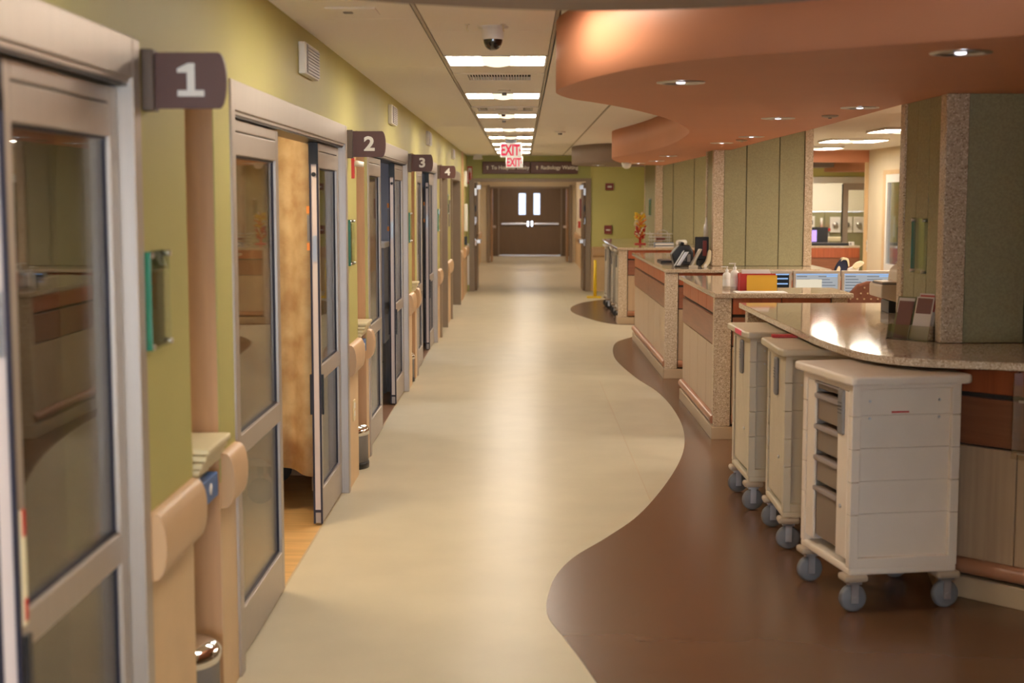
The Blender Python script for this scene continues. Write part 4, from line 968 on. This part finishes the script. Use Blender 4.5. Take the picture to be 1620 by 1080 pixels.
t=thing('rolled_papers','loose white paper roll beside the wire tray','papers',(2.3,21.42,ZT)); MB().cyl((2.33,21.28,ZT+.043),(2.45,21.48,ZT+.043),.042,.042,n=14).build('paper_roll','paper',t)
o=tag(MB().box(2.03,2.16,21.55,21.75,ZT+.08,ZT+.105).build('red_notebook','dkred',bevel=.003),'small red notebook lying in the wire tray','notebook')

# ------------------------------------------------------------------ right side rooms
wrt=structE('wall_right')
MB().box(5.95,6.10,-4.1,21.4,0,2.70).build('wall_face','beige',wrt)
MB().box(5.95,6.10,21.4,23.5,0,.60).box(5.95,6.10,21.4,23.5,2.20,2.70).box(5.95,6.10,23.5,24.7,0,2.70).build('wall_face','beige',wrt)
tr=structE('window_1',(5.95,22.4,1.3))
MB().box(5.93,6.0,21.3,21.4,.5,2.26).box(5.93,6.0,23.40,23.56,.5,2.26).box(5.93,6.0,21.4,23.40,2.19,2.26).box(5.93,6.0,21.4,23.40,.5,.6).build('wood_casing','tan',tr)
MB().box(5.935,5.99,21.4,21.5,.6,2.19).box(5.935,5.99,23.29,23.40,.6,2.19).box(5.935,5.99,21.5,23.29,2.06,2.19).box(5.935,5.99,21.5,23.29,.6,.74).build('window_frame','white',tr)
MB().box(5.965,5.972,21.5,23.29,.74,2.06).build('glass_pane','glass',tr)
MB().box(6.1,8.0,24.45,24.52,0,2.66).build('room_wall','olive',wrt); MB().box(7.9,8.0,20.5,24.45,0,2.66).build('room_wall','olive',wrt)
MB().box(6.12,7.8,24.0,24.45,0,.96).build('room_counter','cherry',wrt); MB().box(6.11,7.82,23.97,24.45,.96,1.0).build('room_counter_top','top',wrt)
MB().box(6.20,6.42,24.43,24.45,1.35,2.02).build('wall_picture',mat('floral_print',(.45,.14,.07),.6,c2=(.30,.26,.12),scale=14),wrt)
MB().box(6.30,6.36,24.38,24.43,1.15,1.5).build('wall_dispenser','white',wrt)
t=thing('light_switch','white light switch plate on the beige wall near the corner','switch',(5.95,24.64,.99))
MB().box(5.94,5.95,24.59,24.69,.89,1.09).build('switch_plate','white',t); 
for z in(.92,1.01): MB().box(5.934,5.94,24.61,24.67,z,z+.05).build('switch_rocker','grey',t)
# header, half wall and counter at Y = 24.6
wh=structE('wall_header')
MB().box(3.1,5.95,24.62,24.78,2.42,2.70).build('header_face','salmon',wh)
MB().box(5.89,5.95,24.62,24.66,0,2.42).build('opening_jamb','tan',wh)
t=thing('counter_unit','distant cherry counter front below the glass opening at the back right','counter',(4.5,24.7,0))
MB().box(3.1,5.87,24.80,25.2,0,.95).build('counter_core','walnut',t); MB().box(3.1,5.86,24.78,24.80,.78,.945).build('upper_panel','cherry',t); 
for a,b in((3.1,4.4),(4.41,5.86)): MB().box(a,b,24.785,24.80,.1,.765).build('band_panel','walnut',t)
o=tag(MB().box(3.1,5.87,24.785,25.25,.95,.985).build('worktop','top',bevel=.004),'distant worktop on the cherry counter at the back right','worktop')
t=thing('flat_scanner','long black flat device on the distant worktop','device',(5.3,24.8,.985)); MB().box(4.6,5.68,24.80,24.98,.986,1.03).build('scanner_case','black',t,bevel=.006); MB().box(4.7,5.6,24.82,24.96,1.03,1.036).build('scanner_lid','grey',t)
t=thing('small_clock','small white box at the right end of the distant worktop','box',(5.74,24.75,.985)); MB().box(5.69,5.77,24.8,24.9,.986,1.05).build('box_case','white',t,bevel=.004); MB().box(5.70,5.72,24.795,24.8,1.0,1.035).build('box_window','grey',t)
t=thing('desk_monitor','small monitor with purple screen at the left end of the distant worktop','monitor',(5.1,25.0,.985)); MB().box(4.95,5.36,25.02,25.06,1.03,1.3).build('monitor_case','black',t,bevel=.005); MB().box(4.96,5.16,25.012,25.02,1.05,1.25).build('screen','purple',t); MB().box(5.05,5.2,25.0,25.12,.986,1.03).build('monitor_foot','black',t)
so2=structE('soffit_far')
MB().prism(spline([(9,26.6),(7.6,26.9),(6.6,27.4),(6.05,28.0),(6.02,28.6),(6.3,29.0)],6)+[(9,29.0)],2.33,2.69,True).build('soffit_body','salmon',so2)
MB().box(3.1,6.0,27.6,28.4,2.40,2.69).build('soffit_body','taupe',so2)
wf=structE('wall_far_corridor')
MB().box(3.0,9.2,30.0,30.15,2.25,2.70).build('green_wall_panel','green',wf)
MB().box(3.0,5.2,30.0,30.15,0,2.25).box(8.4,9.2,30.0,30.15,0,2.25).build('green_wall_panel','green',wf)
MB().box(9.1,9.2,24.7,33.2,0,2.70).build('side_wall','beige',wf); MB().box(3.0,3.1,YE,33.2,0,2.70).build('side_wall','beige',wf); MB().box(6.1,9.2,24.55,24.7,0,2.70).build('side_wall','beige',wf)
MB().box(3.0,9.2,33.0,33.2,1.50,2.70).build('white_wall_panel','whitewall',wf)
c=[3.1,4.5,5.6,6.98,8.2,9.1]
for a,b in zip(c,c[1:]): MB().box(a+.005,b-.005,32.985,33.2,0,1.497).build('olive_wall_panel','olive',wf)
d=structE('door_13',(6.8,30,0))
MB().box(5.2,8.4,29.96,30.12,2.12,2.25).build('door_header','white',d); MB().box(5.2,5.28,29.96,30.12,0,2.12).box(8.32,8.4,29.96,30.12,0,2.12).build('door_jamb','frame',d)
lf=MB().box(6.73,6.84,30.02,30.07,0,2.12).box(7.40,7.50,30.02,30.07,0,2.12).box(6.84,7.4,30.02,30.07,1.98,2.12).box(6.84,7.4,30.02,30.07,0,.18).build('sliding_panel','frame',d)
MB().box(6.712,6.73,30.02,30.07,0,2.1).build('edge_gasket','black',lf); MB().box(6.84,7.4,30.04,30.046,.18,1.98).build('glass_pane','glass',lf)
for x,z,w,h_,l in((6.44,1.25,.10,.16,'white double outlet plate on the olive far room wall'),(6.68,1.25,.07,.15,'white single outlet plate on the olive far room wall'),):
    o=thing('wall_outlet',l,'outlet',(x,32.98,z)); MB().box(x-w,x+w,32.97,32.984,z-h_/1.0,z+h_).build('outlet_plate','white',o,bevel=.003); MB().box(x-w*.4,x+w*.4,32.965,32.97,z-.05,z+.05).build('socket','grey',o)
o=thing('gas_panel','row of medical gas outlets in white frames on the olive far room wall','panel',(7.5,32.98,1.2))
for i in range(4):
    x=7.22+i*.27; p=MB().box(x-.12,x+.12,32.95,32.984,1.02,1.38).build('gas_plate','white',o,bevel=.004); MB().lathe([(0,0),(.06,0),(.06,-.05),(0,-.05)],(x,32.95,1.2),14,'y').build('gas_valve','grey' if i%2 else 'steel',p)
o=thing('suction_jar','clear suction jar with red hook hanging on the far room wall','jar',(6.95,32.9,1.0))
MB().lathe([(0,0),(.11,0),(.12,.02),(.12,.26),(.1,.3),(0,.3)],(6.95,32.85,.72),16).build('jar_body','wire',o); MB().box(6.84,7.08,32.8,32.98,1.06,1.12).build('jar_hook','red',o); MB().cyl((6.9,32.95,1.12),(6.9,32.95,1.36),.03).build('regulator','white',o)
o=thing('side_table','low cream table in the far room','table',(6.6,32.4,0)); MB().box(6.1,7.3,32.2,32.7,.84,.93).build('table_top','creamfab',o,bevel=.01)
for x in(6.14,7.24):
    for y in(32.24,32.64): MB().box(x-.02,x+.02,y-.02,y+.02,0,.84).build('leg','grey',o)
ceil_light(6.3,7.1,31.2,32.0,'ceiling light inside the far glass room','lights of the right side rooms')
ceil_light(6.5,7.1,22.6,23.2,'ceiling light in the small room behind the interior window','lights of the right side rooms','lampr')
ceil_light(7.2,7.8,25.4,26.0,'right ceiling light in the far crossing corridor','lights of the right side rooms','lampr')
ceil_light(4.6,5.2,29.0,29.6,'left ceiling light in the far crossing corridor','lights of the right side rooms','lampr')
ceil_light(4.6,5.2,25.4,26.0,'ceiling light just behind the salmon header','lights of the right side rooms','lampr')
for x,y,l in((4.66,20.25,'middle'),(4.62,17.2,'nearest'),(4.72,23.3,'farthest')):
    ceil_light(x-.40,x+.40,y-.44,y+.44,'square ceiling light in the bay beyond the columns, %s of three'%l,'lights of the right side bay','lampr',rz=.02)
for x,y,l_ in((3.95,12.7,'in front of the middle fabric column'),(3.35,10.3,'behind the nearest fabric column'),(5.2,13.0,'by the beige right wall')): ceil_light(x-.40,x+.40,y-.44,y+.44,'square bay ceiling light hidden by the soffit, '+l_,'hidden lights of the right side bay','lampr')

# ------------------------------------------------------------------ behind the camera: glazed entrance
YBK=-4.0
wn=structE('wall_light_block')  # unseen wall added to keep light off the nearest column and counter
MB().box(1.40,1.55,YBK,2.6,0,2.70).build('wall_face','beige',wn)
wk=structE('wall_back')
MB().box(-4.8,-1.0,YBK-.15,YBK,0,2.70).box(1.3,6.1,YBK-.15,YBK,0,2.70).box(-1.0,1.3,YBK-.15,YBK,2.45,2.70).build('wall_face','beige',wk)
d=structE('window_2',(1.6,YBK-.1,0))
xs=[-1.0,.15,1.3]
for x in xs: MB().box(x-.035,x+.035,YBK-.12,YBK-.03,0,2.45).build('window_mullion','frame',d)
for a,b in zip(xs,xs[1:]):
    for z in(.0,2.38): MB().box(a+.035,b-.035,YBK-.12,YBK-.03,z,z+.07).build('window_rail','frame',d)
    MB().box(a+.035,b-.035,YBK-.08,YBK-.074,.07,2.38).build('glass_pane','glass',d)
bpy.context.view_layer.update()
